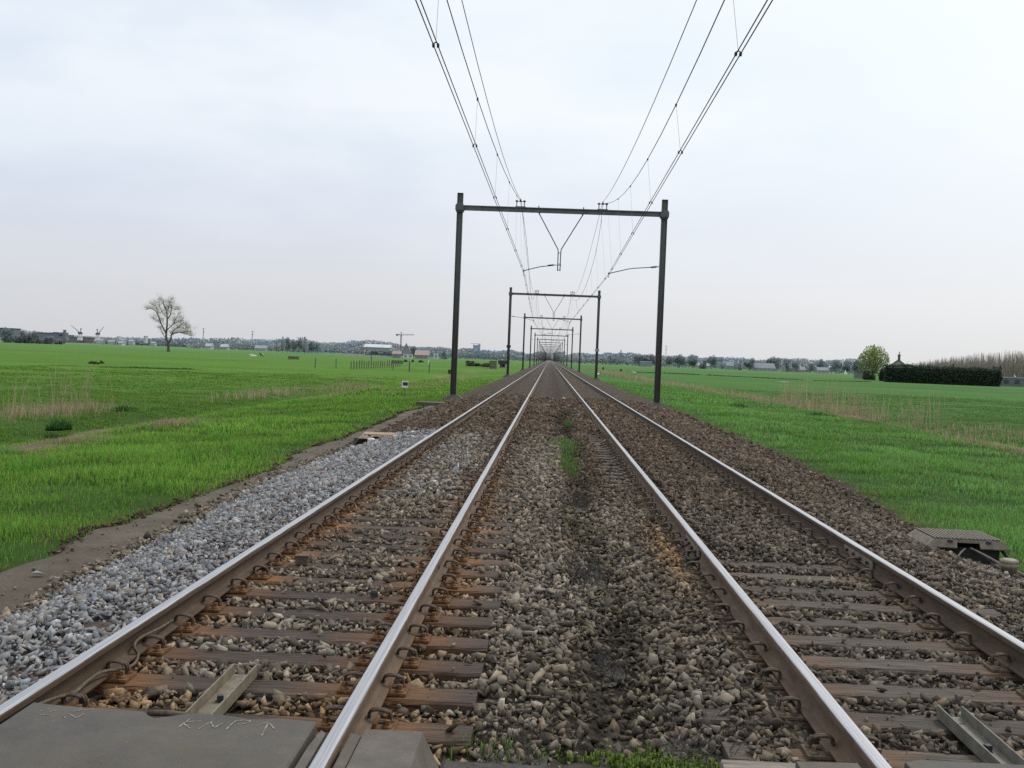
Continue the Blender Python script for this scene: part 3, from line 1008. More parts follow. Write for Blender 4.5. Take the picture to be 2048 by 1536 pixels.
cab = cabinet(4.86, 12.75, -0.485, 0.93, 0.80, M['lid_r'], M['lid_r'], 'grey cable cabinet with ribbed sloping lid by the rightmost rail', -0.03)
for P in ([(-0.03, -0.36, 0.14), (-0.12, -0.47, 0.10), (-0.2, -0.55, 0.02)], [(0.03, -0.36, 0.15), (0.14, -0.50, 0.10), (0.27, -0.62, 0.03), (0.33, -0.72, -0.02), (0.28, -0.8, -0.06)],
          [(0.05, -0.36, 0.14), (0.2, -0.55, 0.06), (0.38, -0.75, -0.01), (0.47, -0.92, -0.06)]):
    mb = MB(); mb.tube(smooth_pts(P), 0.011, 8); mb.build('cable', M['cable_grey'], cab, smooth=True)
mb = MB(); mb.tube([(0.40, -0.28, 0.14), (0.48, -0.42, 0.0)], 0.02, 8); mb.build('conduit', M['boxdark'], cab)
mb = MB()
mb.lathe((0, 0, 0), [(0.095, -0.06), (0.095, 0.03), (0.115, 0.04), (0.118, 0.075), (0.11, 0.085), (0.11, 0.092), (0.118, 0.10), (0.112, 0.125), (0.08, 0.142), (0.03, 0.148)], 22)
o = mb.build('pipe_cap', [M['cap']], smooth=True, loc=(4.99, 11.62, -0.43)); o.scale = (0.84, 0.84, 0.84); tag(o, 'round tan pipe cap on a short post beside the grey cabinet', 'pipe cap')

cabl = cabinet(-3.80, 24.45, -0.46, 0.92, 0.80, M['lid_l'], M['lid_l'], 'cream cable cabinet with chipped lid at the end of the grey gravel', 0.05)
mb = MB(); mb.tube(smooth_pts([(-0.30, -0.30, 0.14), (-0.45, -0.42, 0.12), (-0.55, -0.6, -0.02), (-0.6, -0.8, -0.04)]), 0.03, 8); mb.build('conduit', M['boxdark'], cabl, smooth=True)
mb = MB(); mb.tube(smooth_pts([(0.0, -0.36, 0.12), (-0.05, -0.5, 0.0), (-0.15, -0.8, -0.05)]), 0.02, 8); mb.build('cable', M['boxdark'], cabl, smooth=True)
mb = MB(); mb.box((-0.38, -0.22, 0.05), (0.35, 0.2, 0.2), rz=0.3); mb.build('side_box', M['boxdark'], cabl, bevel=0.01)
mb = MB()
mb.lathe((0, 0, 0), [(0.05, -0.12), (0.045, 0.0), (0.055, 0.01), (0.088, 0.03), (0.095, 0.06), (0.078, 0.072), (0.092, 0.09), (0.085, 0.12), (0.05, 0.138), (0.02, 0.142)], 18)
o = mb.build('insulator_knob', M['ceramic'], smooth=True, loc=(-3.86, 23.62, -0.40)); tag(o, 'white porcelain knob standing before the cream cabinet', 'insulator')

# flat concrete slab by the first mast
p = gp(862, 808, -0.5)
mb = MB(); mb.box((0, 0, 0.06), (1.15, 0.9, 0.12), rz=-0.12)
tag(mb.build('concrete_cover', M['footing'], bevel=0.015, loc=(p[0], p[1], -0.53)), 'flat grey concrete cover slab on the path before the nearest left mast', 'cover slab')

# small black and white sign on a post in the left verge
p = gp(809, 797, -0.62)
o = empty('track_sign', (p[0], p[1], -0.66), 'small black and white plate sign on a thin post in the left verge', 'sign')
sx = p[1] / F
mb = MB(); mb.tube([(0, 0, 0), (0, 0, 0.95)], 0.02, 8); mb.build('post', M['rod'], o)
mb = MB(); mb.box((0, -0.03, 0.76), (0.31, 0.02, 0.35)); pl = mb.build('sign_plate', M['white'], o, bevel=0.004)
mb = MB(); mb.box((0.02, -0.043, 0.78), (0.25, 0.004, 0.17)); mb.build('black_field', M['black'], pl)
# dark plate further on
p = gp(899, 757, -0.7)
o = empty('track_sign', (p[0], p[1], -0.72), 'small dark square plate on a post behind the nearest left mast', 'sign')
mb = MB(); mb.tube([(0, 0, 0), (0, 0, 0.9)], 0.025, 8); mb.build('post', M['rod'], o)
mb = MB(); mb.box((0, -0.04, 0.72), (0.34, 0.02, 0.42)); mb.build('sign_plate', M['black'], o)

# ------------------------------------------------------------------ portals
PY0, PDY, NP = 54.0, 70.5, 24
PLX, PRX = -4.78, 5.44


def hsec(mb, c, w, d, tf, tw, z0, z1):
    """H section mast: flanges left and right, web facing the line of sight"""
    for s in (-1, 1):
        mb.box((c[0] + s * (w / 2 - tf / 2), c[1], (z0 + z1) / 2), (tf, d, z1 - z0))
    mb.box((c[0], c[1], (z0 + z1) / 2), (w - 2 * tf, tw, z1 - z0))


def portal(odd):
    o = bpy.data.objects.new('line_portal', None); C.objects.link(o)
    for x in (PLX, PRX):
        mb = MB(); hsec(mb, (0, 0), 0.29, 0.28, 0.022, 0.06, -0.32, 9.78)
        mb.box((0, 0, 9.785), (0.295, 0.285, 0.008))
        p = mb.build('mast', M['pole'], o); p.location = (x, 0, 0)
        mb = MB(); mb.box((0, 0, -0.52), (1.5, 1.3, 0.40), top=(0.34, 0.36)); mb.build('footing', M['footing'], p, bevel=0.02)
        mb = MB()
        mb.box((0, -0.20, 9.06), (0.42, 0.1, 0.30), top=(0.9, 1)); mb.box((0, 0.20, 9.06), (0.42, 0.1, 0.30))
        mb.box((-0.19 if x < 0 else 0.19, 0, 9.06), (0.06, 0.36, 0.22))
        for s in (-1, 1):
            mb.box((0, -0.02, 9.06 + s * 0.19), (0.34, 0.30, 0.08), top=(0.85, 1) if s > 0 else (1.15, 1))
        mb.build('clamp', M['beam'], p)
    mb = MB()
    xa, xb = PLX + 0.146, PRX - 0.146
    L = xb - xa; cx = (xa + xb) / 2
    mb.box((cx, 0, 9.165), (L, 0.22, 0.045)); mb.box((cx, 0, 8.965), (L, 0.22, 0.035)); mb.box((cx, -0.02, 9.062), (L, 0.05, 0.158))
    for s, xx in ((-1, xa), (1, xb)):
        mb.box((xx - s * 0.45, -0.06, 9.06), (0.9, 0.03, 0.155))
    bm_ = mb.build('crossbeam', M['beam'], o)
    # insulator yokes on the beam
    for xc in (-1.75, 2.36):
        mb = MB()
        for s in (-1, 1):
            mb.tube([(xc + s * 0.19, 0, 9.18), (xc + s * 0.19, 0, 9.44)], 0.024, 8)
        mb.box((xc, 0, 9.205), (0.52, 0.2, 0.035))
        y = mb.build('insulator_yoke', M['beam'], bm_)
        mb = MB()
        mb.tube([(xc - 0.27, 0, 9.49), (xc + 0.27, 0, 9.49)], 0.014, 6)
        for q in (-0.19, 0, 0.19):
            mb.lathe((xc + q, 0, 9.44), [(0.03, 0), (0.07, 0.02), (0.075, 0.05), (0.05, 0.08), (0.03, 0.1)], 10)
        mb.lathe((xc, 0, 9.54), [(0.035, -0.02), (0.03, 0.04), (0.012, 0.07)], 8)
        mb.build('insulator', M['iron'], y, smooth=True)
    # V hanger in the middle
    vx = 0.29
    mb = MB()
    for s in (-1, 1):
        x1 = vx + s * 1.12
        mb.tube([(x1, 0, 8.96), (vx + s * 0.085, 0, 7.16), (vx + s * 0.065, 0, 7.02), (vx + s * 0.06, 0, 6.07)], 0.026, 8)
        mb.box((x1, 0, 9.24), (0.05, 0.06, 0.1))
        mb.box((x1 - s * 0.04, 0, 8.91), (0.07, 0.09, 0.1))
    for z in (6.97, 6.42, 6.12):
        mb.tube([(vx - 0.08, 0, z), (vx + 0.08, 0, z)], 0.018, 6)
    mb.tube([(vx - 0.16, 0, 6.36), (vx + 0.12, 0, 6.36)], 0.016, 6)
    mb.build('hanger', M['rod'], bm_)
    # registration arms with insulators
    if odd:
        arms = [((vx - 0.14, 6.37), (-1.47, 6.02)), ((PRX - 0.15, 6.46), (2.80, 6.04))]
    else:
        arms = [((PLX + 0.15, 6.46), (-2.03, 6.04)), ((vx + 0.14, 6.37), (2.20, 6.02))]
    for (x0, z0), (x1, z1) in arms:
        s = 1 if x1 > x0 else -1
        L = abs(x1 - x0)
        mb = MB()
        mb.tube([(x0 + s * 0.1, 0, z0 - 0.01), (x0 + s * L * 0.5, 0, z0 - 0.12), (x0 + s * L * 0.62, 0, z0 - 0.17), (x1, 0, z1)], 0.022, 8)
        mb.tube([(x1, 0, z1 + 0.06), (x1, 0, z1 - 0.22)], 0.014, 6); mb.box((x1, 0, z1), (0.1, 0.08, 0.06))
        a = mb.build('registration_arm', M['rod'], o)
        mb = MB()
        mb.tube([(x0, 0, z0), (x0 + s * 0.12, 0, z0 - 0.01)], 0.02, 6)
        for q in range(6):
            xq = x0 + s * (0.14 + 0.045 * q)
            mb.tube([(xq, 0, z0 - 0.012 - 0.006 * q), (xq + s * 0.03, 0, z0 - 0.014 - 0.006 * q)], 0.048, 10)
        mb.tube([(x0 + s * 0.12, 0, z0 - 0.01), (x0 + s * 0.43, 0, z0 - 0.045)], 0.03, 8)
        mb.build('arm_insulator', M['iron'], a)
    return o


P1, P2 = portal(True), portal(False)
for n in range(NP):
    base = P1 if n % 2 == 0 else P2
    o = base if n < 2 else dup(base)
    o.location = (0, PY0 + PDY * n, 0)
    if n == 0: lab = 'nearest overhead line portal, tall dark steel masts and crossbeam over both tracks'
    elif n < 10: lab = f'{ORD[n]} overhead line portal along the tracks, counted from the nearest'
    else: lab = 'tiny overhead line portal far off in the haze where the tracks meet'
    tag(o, lab, 'line portal', 'overhead line portals far off in the haze' if n >= 10 else 'overhead line portals over the tracks')
p2 = P2
for ch, mat_, z in ((0, 'black', 2.95), (1, 'signgrey', 2.90)):
    mast = [c for c in p2.children if c.name.startswith('mast')][ch]
    mb = MB(); mb.box((0, -0.16, z), (0.50, 0.03, 0.30)); mb.box((0, -0.178, z), (0.18, 0.006, 0.20))
    s_ = mb.build('number_plate', M[mat_], mast, bevel=0.004)
    s_['label'] = 'black plate on the left mast' if ch == 0 else 'pale plate on the right mast'

# ------------------------------------------------------------------ overhead wires
SPANS = 11
def stag(n, side):
    even = (n % 2 == 0)
    return (-1.47 if even else -2.03) if side == 'l' else (2.80 if even else 2.20)


def contact_x(y, side):
    q = (y - PY0) / PDY; n = math.floor(q); t = q - n
    return stag(n, side) * (1 - t) + stag(n + 1, side) * t


ZC = 6.0
def mess_z(y):
    q = (y - PY0) / PDY; t = q - math.floor(q)
    return 6.95 + (9.5 - 6.95) * (2 * t - 1) ** 2
def mess_x(y, side):
    xc = -1.75 if side == 'l' else 2.36
    q = (y - PY0) / PDY; t = q - math.floor(q)
    w = (2 * t - 1) ** 4
    return xc * w + (contact_x(y, side) + (0.02 if side == 'l' else -0.13)) * (1 - w)
def feed_z(y, lo=7.2):
    q = (y - PY0) / PDY; t = q - math.floor(q)
    return lo + (9.55 - lo) * (2 * t - 1) ** 2


Y0w = PY0 - PDY
for side, xc, nm in (('l', -1.75, 'left'), ('r', 2.36, 'right')):
    o = empty('overhead_line', (xc, PY0, 0), f'contact and carrying wires with droppers hung above the {nm} track', 'overhead line', 'overhead lines of the two tracks')
    ox, oy = xc, PY0
    ys = [Y0w + PDY * SPANS * k / (SPANS * 2) for k in range(SPANS * 2 + 1)]
    for s in (-1, 1):
        mb = MB(); mb.tube([(contact_x(y, side) + s * 0.03 - ox, y - oy, ZC - 0.0) for y in ys], 0.0085, 6)
        mb.build('contact_wire', M['wire'], o, smooth=True)
    ys = [Y0w + PDY * k / 20 for k in range(20 * SPANS + 1)]
    mb = MB(); mb.tube([(mess_x(y, side) - ox, y - oy, mess_z(y)) for y in ys], 0.0095, 6)
    mb.build('carrying_wire', M['wire'], o, smooth=True)
    fo = MB(); fx = xc + (0.03 if side == 'l' else -0.03)
    fo.tube([(fx + (0.0 if side == 'l' else -0.1) * (1 - (2 * ((y - PY0) / PDY - math.floor((y - PY0) / PDY)) - 1) ** 2) - xc, y - PY0, feed_z(y, 7.65 if side == 'l' else 7.75)) for y in ys], 0.0085, 6)
    fw = fo.build('feeder_wire', M['wire'], smooth=True, loc=(xc, PY0, 0))
    tag(fw, f'bare feeder wire sagging between portals above the {nm} track, without droppers', 'feeder wire', 'feeder wires of the two tracks')
    cnt = 0
    for n in range(-1, 7):
        for k in range(10):
            y = PY0 + PDY * (n + 1) - 3.0 - 7.15 * k
            if y < 5 or y > 520 or cnt > 58: continue
            cnt += 1
            zc, zm = ZC, mess_z(y); xa, xm = contact_x(y, side), mess_x(y, side)
            mb = MB(); mb.tube([(xa - ox, y - oy, zc + 0.03), (xm - ox, y - oy, zm)], 0.003, 5)
            d = mb.build('dropper', M['wire_l'], o)
            mb = MB()
            for s in (-1, 1):
                mb.box((xa + s * 0.033 - ox, y - oy, zc), (0.032, 0.07, 0.045))
            mb.tube([(xa - 0.04 - ox, y - oy, zc + 0.02), (xa - ox, y - oy, zc + 0.05), (xa + 0.04 - ox, y - oy, zc + 0.02)], 0.01, 5)
            mb.box((xm - ox, y - oy, zm - 0.01), (0.035, 0.05, 0.055))
            mb.build('clamp', M['iron'], d)
    # jumper loop near second portal
    if side == 'r':
        y = 100.0
        x1 = mess_x(y, 'r')
        P = [(x1 - ox, y - oy, mess_z(y)), (x1 + 0.05 - ox, y - oy + 0.2, mess_z(y) - 0.5), (x1 + 0.28 - ox, y - oy + .4, ZC + 0.25), (contact_x(y, 'r') - ox, y - oy + .5, ZC + 0.02)]
        mb = MB(); mb.tube(smooth_pts(P), 0.007, 6); mb.build('jumper', M['wire'], o, smooth=True)

# ------------------------------------------------------------------ ballast stones
def stone_variants(n):
    out = []
    for k in range(n):
        bm = bmesh.new()
        sx, sy, sz = random.uniform(1.0, 1.55), random.uniform(0.7, 1.05), random.uniform(0.34, 0.72)
        if k % 4 == 0:      # split blocks: jittered box corners with a few knocked-off edges
            for a in (-1, 1):
                for b_ in (-1, 1):
                    for c_ in (-1, 1):
                        p = Vector((a * random.uniform(0.35, 0.85), b_ * random.uniform(0.35, 0.85), c_ * random.uniform(0.4, 0.85)))
                        bm.verts.new((p.x * sx, p.y * sy, p.z * sz))
            for q in range(2):
                p = Vector([random.uniform(-1, 1) for _ in range(3)]).normalized() * random.uniform(0.85, 1.1)
                bm.verts.new((p.x * sx, p.y * sy, p.z * sz))
        else:
            for q in range(random.randint(6, 8)):
                while True:
                    p = Vector([random.uniform(-1, 1) for _ in range(3)])
                    if 0.2 < p.length <= 1: break
                p.normalize(); p *= random.uniform(0.8, 1.2)
                bm.verts.new((p.x * sx, p.y * sy, p.z * sz))
        bmesh.ops.convex_hull(bm, input=bm.verts)
        bmesh.ops.delete(bm, geom=[v for v in bm.verts if not v.link_faces], context='VERTS')
        bmesh.ops.triangulate(bm, faces=bm.faces)
        bm.verts.index_update()
        out.append((np.array([v.co[:] for v in bm.verts]), np.array([[v.index for v in f.verts] for f in bm.faces])))
        bm.free()
    return out


SV = stone_variants(28)


def scatter_stones(name, P, R, COL, label):
    """P (n,3) centres, R (n) radius, COL (n,3)"""
    n = len(P)
    vi = rng.integers(0, len(SV), n)
    Vs, Fs, Cs = [], [], []
    off = 0
    for k, (v, f) in enumerate(SV):
        idx = np.where(vi == k)[0]
        m = len(idx)
        if not m: continue
        q = rng.normal(size=(m, 4)); q[:, 1:3] *= 0.5; q /= np.linalg.norm(q, axis=1)[:, None]
        w, x, y, z = q.T
        Rm = np.stack([np.stack([1 - 2 * (y * y + z * z), 2 * (x * y - w * z), 2 * (x * z + w * y)], -1),
                       np.stack([2 * (x * y + w * z), 1 - 2 * (x * x + z * z), 2 * (y * z - w * x)], -1),
                       np.stack([2 * (x * z - w * y), 2 * (y * z + w * x), 1 - 2 * (x * x + y * y)], -1)], 1)
        vv = np.einsum('mij,vj->mvi', Rm, v) * R[idx][:, None, None] + P[idx][:, None, :]
        Vs.append(vv.reshape(-1, 3))
        Fs.append((f[None] + (np.arange(m) * len(v))[:, None, None] + off).reshape(-1, 3))
        Cs.append(np.repeat(COL[idx], len(v), 0) * rng.uniform(0.9, 1.1, (m * len(v), 1)))
        off += m * len(v)
    o = np_mesh(name, np.concatenate(Vs), np.concatenate(Fs), M['stone'], np.clip(np.concatenate(Cs), 0.005, 0.9))
    return tag(o, label, 'gravel', None, 'stuff')


def jitter_grid(x0, x1, y0, y1, cell):
    gx = np.arange(x0, x1, cell); gy = np.arange(y0, y1, cell)
    X, Y = np.meshgrid(gx, gy)
    X = X.ravel() + rng.uniform(-0.55, 0.55, X.size) * cell; Y = Y.ravel() + rng.uniform(-0.55, 0.55, Y.size) * cell
    return X, Y


PX, PY_, PC = [], [], []
for (ya, yb, cell) in ((3.6, 12.5, 0.0385), (12.5, 22, 0.047), (22, 34, 0.060), (34, 50, 0.085)):
    a, b_ = jitter_grid(-4.9, 6.1, ya, yb, cell)
    PX.append(a); PY_.append(b_); PC.append(np.full(a.size, cell))
X = np.concatenate(PX); Y = np.concatenate(PY_); CE = np.concatenate(PC)
rad = CE * rng.gamma(5, 1 / 5.0, X.size) * 0.67
rad = np.clip(rad, 0.3 * CE, 1.15 * CE)
big = rng.random(X.size) < 0.06; rad[big] *= 1.35
Z = bed_z(X, Y) + rng.uniform(-0.016, 0.02, X.size)
keep = np.ones(X.size, bool)
lf = left_foot(Y); re = right_edge(Y)
keep &= (X > lf - 0.05 - 0.25 * rng.random(X.size) ** 3) & (X < re - 0.15 + 0.3 * rng.random(X.size) ** 2 - 0.1)
fade = sstep(X, re - 1.3, re - 0.1); keep &= ~((rng.random(X.size) < 0.75 * fade) & (X > 3.2))
# rails
for rx in RAILX:
    d = np.abs(X - rx)
    keep &= d > 0.072 + 0.5 * rad
    near = d < 0.2
    Z[near] = np.minimum(Z[near], -0.20 + 0.0 * d[near] + np.where(Y[near] > 23, 0.03, 0))
# sleepers
onsl = np.zeros(X.size, bool)
for ys_, tx in ((SY_L, TL), (SY_R, TR)):
    inx = np.abs(X - tx) < SLN / 2 + 0.01
    for y in ys_:
        m = inx & (np.abs(Y - y) < SW / 2 - 0.010)
        onsl |= m
bzz = bed_z(X, Y)
exposed = onsl & (bzz < -0.178)
scat = rng.random(X.size)
pk_ = np.where(X > 0, 0.05, 0.03) + 0.75 * sstep(bzz, -0.193, -0.176) + 0.12 * (Y > 7.8) * (X < 0) * sstep(fbm(X, Y, 1.1, 2), 0.45, 0.65)
keep &= ~(exposed & (scat > pk_))
ktop = exposed & (scat <= pk_)
Z[ktop] = ZS + rad[ktop] * 0.45; rad[ktop] *= 0.85
for rx in RAILX:
    keep &= ~((np.abs(X - rx) < 0.23) & onsl & (Y < 19))
# crossing slabs and the road
keep &= ~((Y < 4.74) & (X > -2.3) & (X < -0.93)); keep &= ~((Y < 4.68) & (X >= -0.95) & (X < -0.41))
keep &= ~((Y < 4.64) & (X > 1.5) & (X < 2.9)); keep &= ~((Y < 4.62) & (X > 1.08) & (X < 1.4)); keep &= ~((Y < 4.8) & (X > 0.8) & (X < 1.45))
keep &= ~((X > -0.43) & (X < 0.86) & (rng.random(X.size) < 0.7 * sstep(-Y, -5.15, -4.8)))
# channels
keep &= ~((np.abs(X + 1.605) < 0.09) & (Y < 5.88)); keep &= ~((np.abs(X - 2.178) < 0.09) & (Y < 5.75))
# cabinets
keep &= ~((np.abs(X - 4.86) < 0.42) & (np.abs(Y - 12.75) < 0.34)); keep &= ~((np.abs(X + 3.8) < 0.4) & (np.abs(Y - 24.45) < 0.3))
# furrow between the tracks has fewer stones
fur = np.exp(-((X - 0.47 - 0.12 * np.sin(Y * 0.9)) / 0.17) ** 2)
keep &= ~((rng.random(X.size) < 0.45 * fur * sstep(fbm(X, Y, 0.8, 2), 0.35, 0.6)))
X, Y, Z, rad, onsl = X[keep], Y[keep], Z[keep], rad[keep], onsl[keep]

n = len(X)
val = rng.gamma(5, 1 / 5.0, n)
val = np.clip(val, 0.35, 1.9)
old = np.array([0.205, 0.173, 0.132]); dark = np.array([0.155, 0.130, 0.100]); brown = np.array([0.122, 0.090, 0.063])
fresh = np.array([0.285, 0.286, 0.290]); rustc = np.array([0.26, 0.15, 0.06])
mixc = np.array([0.245, 0.213, 0.170])
col = np.tile(old, (n, 1))
mk = lambda t, c: col.__setitem__(slice(None), col * (1 - t[:, None]) + c * t[:, None])
nz = fbm(X, Y, 0.55, 3)
mk(sstep(X, 0.2, 1.6) * 1.0, dark)
mk((X > -2.4) * (X < -0.8) * sstep(nz, 0.4, 0.6) * 0.8, mixc)
mk((X > -0.4) * (X < 0.5) * sstep(nz, 0.38, 0.58) * 0.55, mixc)
# further off everything is brown
mk(sstep(Y + 5 * (nz - 0.5) + np.where(X > 0.3, 9, 0), 20, 27), brown)
mk(sstep(X, 3.2, 4.5) * 0.5, dark)
mk(sstep(Y, 11, 26) * (X > 1.0) * 0.7, brown)
# rust around the left track fastenings
for rx in RAILX[:2]:
    mk(np.exp(-((X - rx) / 0.34) ** 2) * (Y < 16) * 0.75 * sstep(fbm(X, Y, 1.3, 2), 0.35, 0.6), rustc)
mk(np.exp(-((X - RAILX[2] + 0.2) / 0.2) ** 2) * np.exp(-((Y - 10.2) / 1.6) ** 2) * 0.8, rustc)
mk((Y < 5.5) * (X < -0.3) * (X > -2.3) * 0.45, rustc)
hue = rng.normal(0, 1, (n, 1)) * np.array([[0.035, 0.0, -0.04]])
col = col * val[:, None] * (1 + hue) * (0.85 + 0.3 * fbm(X, Y, 0.9, 3))[:, None]
pale = rng.random(n) < 0.02; col[pale] *= 1.35
fdirt = np.exp(-((X - 0.47 - 0.12 * np.sin(Y * 0.9)) / 0.24) ** 2) * (0.35 + 0.65 * sstep(fbm(X, Y, 0.7, 2), 0.35, 0.55)) * (Y < 40)
col *= (1 - 0.55 * fdirt)[:, None]; col[:, 2] *= 1 - 0.12 * fdirt
# fresh gravel on the left shoulder and a heap in the left track
fr = (X < -2.38) & (Y < 25.6 + 1.2 * (nz - 0.5)) & (X > left_foot(Y) + 0.12 + 0.25 * (nz - 0.5))
fr |= (np.abs(X - TL + 0.12) < 0.40 - 0.03 * (Y - 18)) & (Y > 13.5) & (Y < 23.5) & (rng.random(n) < 0.24)
fr |= ((X - 4.95) ** 2 / 0.3 + (Y - 10.9) ** 2 / 0.6 < 1) & (rng.random(n) < 0.5)
fcol = fresh * (0.35 + 0.65 * val[:, None]) * (1 + rng.normal(0, 1, (n, 1)) * np.array([[0.04, 0.006, -0.035]]))
wh = rng.random(n) < 0.10; fcol[wh] *= 1.45
pk = rng.random(n) < 0.08; fcol[pk] *= np.array([1.15, 0.95, 0.82])
S = np.stack([X, Y, Z], 1)
scatter_stones('ballast', S[~fr], rad[~fr], col[~fr], 'brownish grey crushed stone ballast around and between the tracks')
scatter_stones('fresh_gravel', S[fr], rad[fr], fcol[fr], 'fresh light grey gravel heaped beside the leftmost rail')

# loose pebbles on the path
m = 900
py_ = rng.uniform(5, 40, m); px_ = rng.uniform(-5.0, -3.9, m)
pz_ = np.full(m, -0.525); pr_ = rng.uniform(0.008, 0.022, m)
b6 = rng.random(m) < 0.012; pr_[b6] *= 2.4
pc_ = np.tile([0.17, 0.15, 0.12], (m, 1)) * rng.uniform(0.4, 1.8, (m, 1))
m2 = 4200
cy_ = rng.uniform(6, 44, m2); cy_ = cy_[rng.random(m2) < sstep(fbm(cy_, cy_ * 0 + 5, 1.4, 3), 0.35, 0.65)]; m2 = len(cy_); cx_ = left_edge(cy_) + np.abs(rng.normal(0.02, 0.09, m2)) - 0.03
cr_ = rng.uniform(0.010, 0.032, m2); cz_ = -0.545 + rng.uniform(-0.015, 0.03, m2)
cc_ = np.tile([0.085, 0.062, 0.036], (m2, 1)) * rng.uniform(0.4, 1.6, (m2, 1))
scatter_stones('pebbles', np.concatenate([np.stack([px_, py_, pz_], 1), np.stack([cx_, cy_, cz_], 1)]), np.concatenate([pr_, cr_]), np.concatenate([pc_, cc_]), 'small pebbles and soil crumbs strewn over the dirt path and its grassy edge')

# a white stone and a scrap lying between the tracks
def single_stone(px, py, r, colr, z, name, label):
    p = gp(px, py, z)
    v, f = SV[3]
    vv = v * np.array([r * 1.2, r, r * 0.8])
    o = np_mesh(name, vv, f, M['stone'], np.tile(colr, (len(v), 1)))
    o.location = (p[0], p[1], z + r * 0.4)
    return tag(o, label, 'stone')
single_stone(1130, 799, 0.11, (0.8, 0.78, 0.72), -0.19, 'white_stone', 'white stone lying between the two tracks beneath the nearest portal')
single_stone(1213, 883, 0.05, (0.7, 0.75, 0.78), -0.15, 'litter_scrap', 'small bright scrap of litter left of the inner right rail')
single_stone(78, 1152, 0.055, (0.33, 0.35, 0.37), -0.53, 'loose_stone', 'single grey stone lying on the dirt path at left')

# ------------------------------------------------------------------ grass
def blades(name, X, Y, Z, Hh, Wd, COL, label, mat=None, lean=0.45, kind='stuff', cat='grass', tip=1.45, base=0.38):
    n = len(X)
    az = rng.uniform(0, 2 * math.pi, n)
    ln = np.abs(rng.normal(0, lean, n)) * Hh
    laz = rng.uniform(0, 2 * math.pi, n)
    dx, dy = np.cos(az) * Wd / 2, np.sin(az) * Wd / 2
    lx, ly = np.cos(laz) * ln, np.sin(laz) * ln
    v = np.zeros((n, 5, 3))
    v[:, 0] = np.stack([X - dx, Y - dy, Z - 0.02], 1); v[:, 1] = np.stack([X + dx, Y + dy, Z - 0.02], 1)
    h1 = Hh * 0.55
    v[:, 2] = np.stack([X - dx * 0.8 + lx * 0.35, Y - dy * 0.8 + ly * 0.35, Z + h1], 1)
    v[:, 3] = np.stack([X + dx * 0.8 + lx * 0.35, Y + dy * 0.8 + ly * 0.35, Z + h1], 1)
    v[:, 4] = np.stack([X + lx, Y + ly, Z + np.sqrt(np.maximum(Hh ** 2 - (ln * 0.8) ** 2, (0.3 * Hh) ** 2))], 1)
    i = np.arange(n)[:, None] * 5
    f = np.concatenate([i + np.array([[0, 1, 3]]), i + np.array([[0, 3, 2]]), i + np.array([[2, 3, 4]])])
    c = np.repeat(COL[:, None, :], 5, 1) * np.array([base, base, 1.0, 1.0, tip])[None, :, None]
    o = np_mesh(name, v.reshape(-1, 3), f, mat or M['blade'], np.clip(c.reshape(-1, 3), 0.003, 0.8))
    return tag(o, label, cat, None, kind)


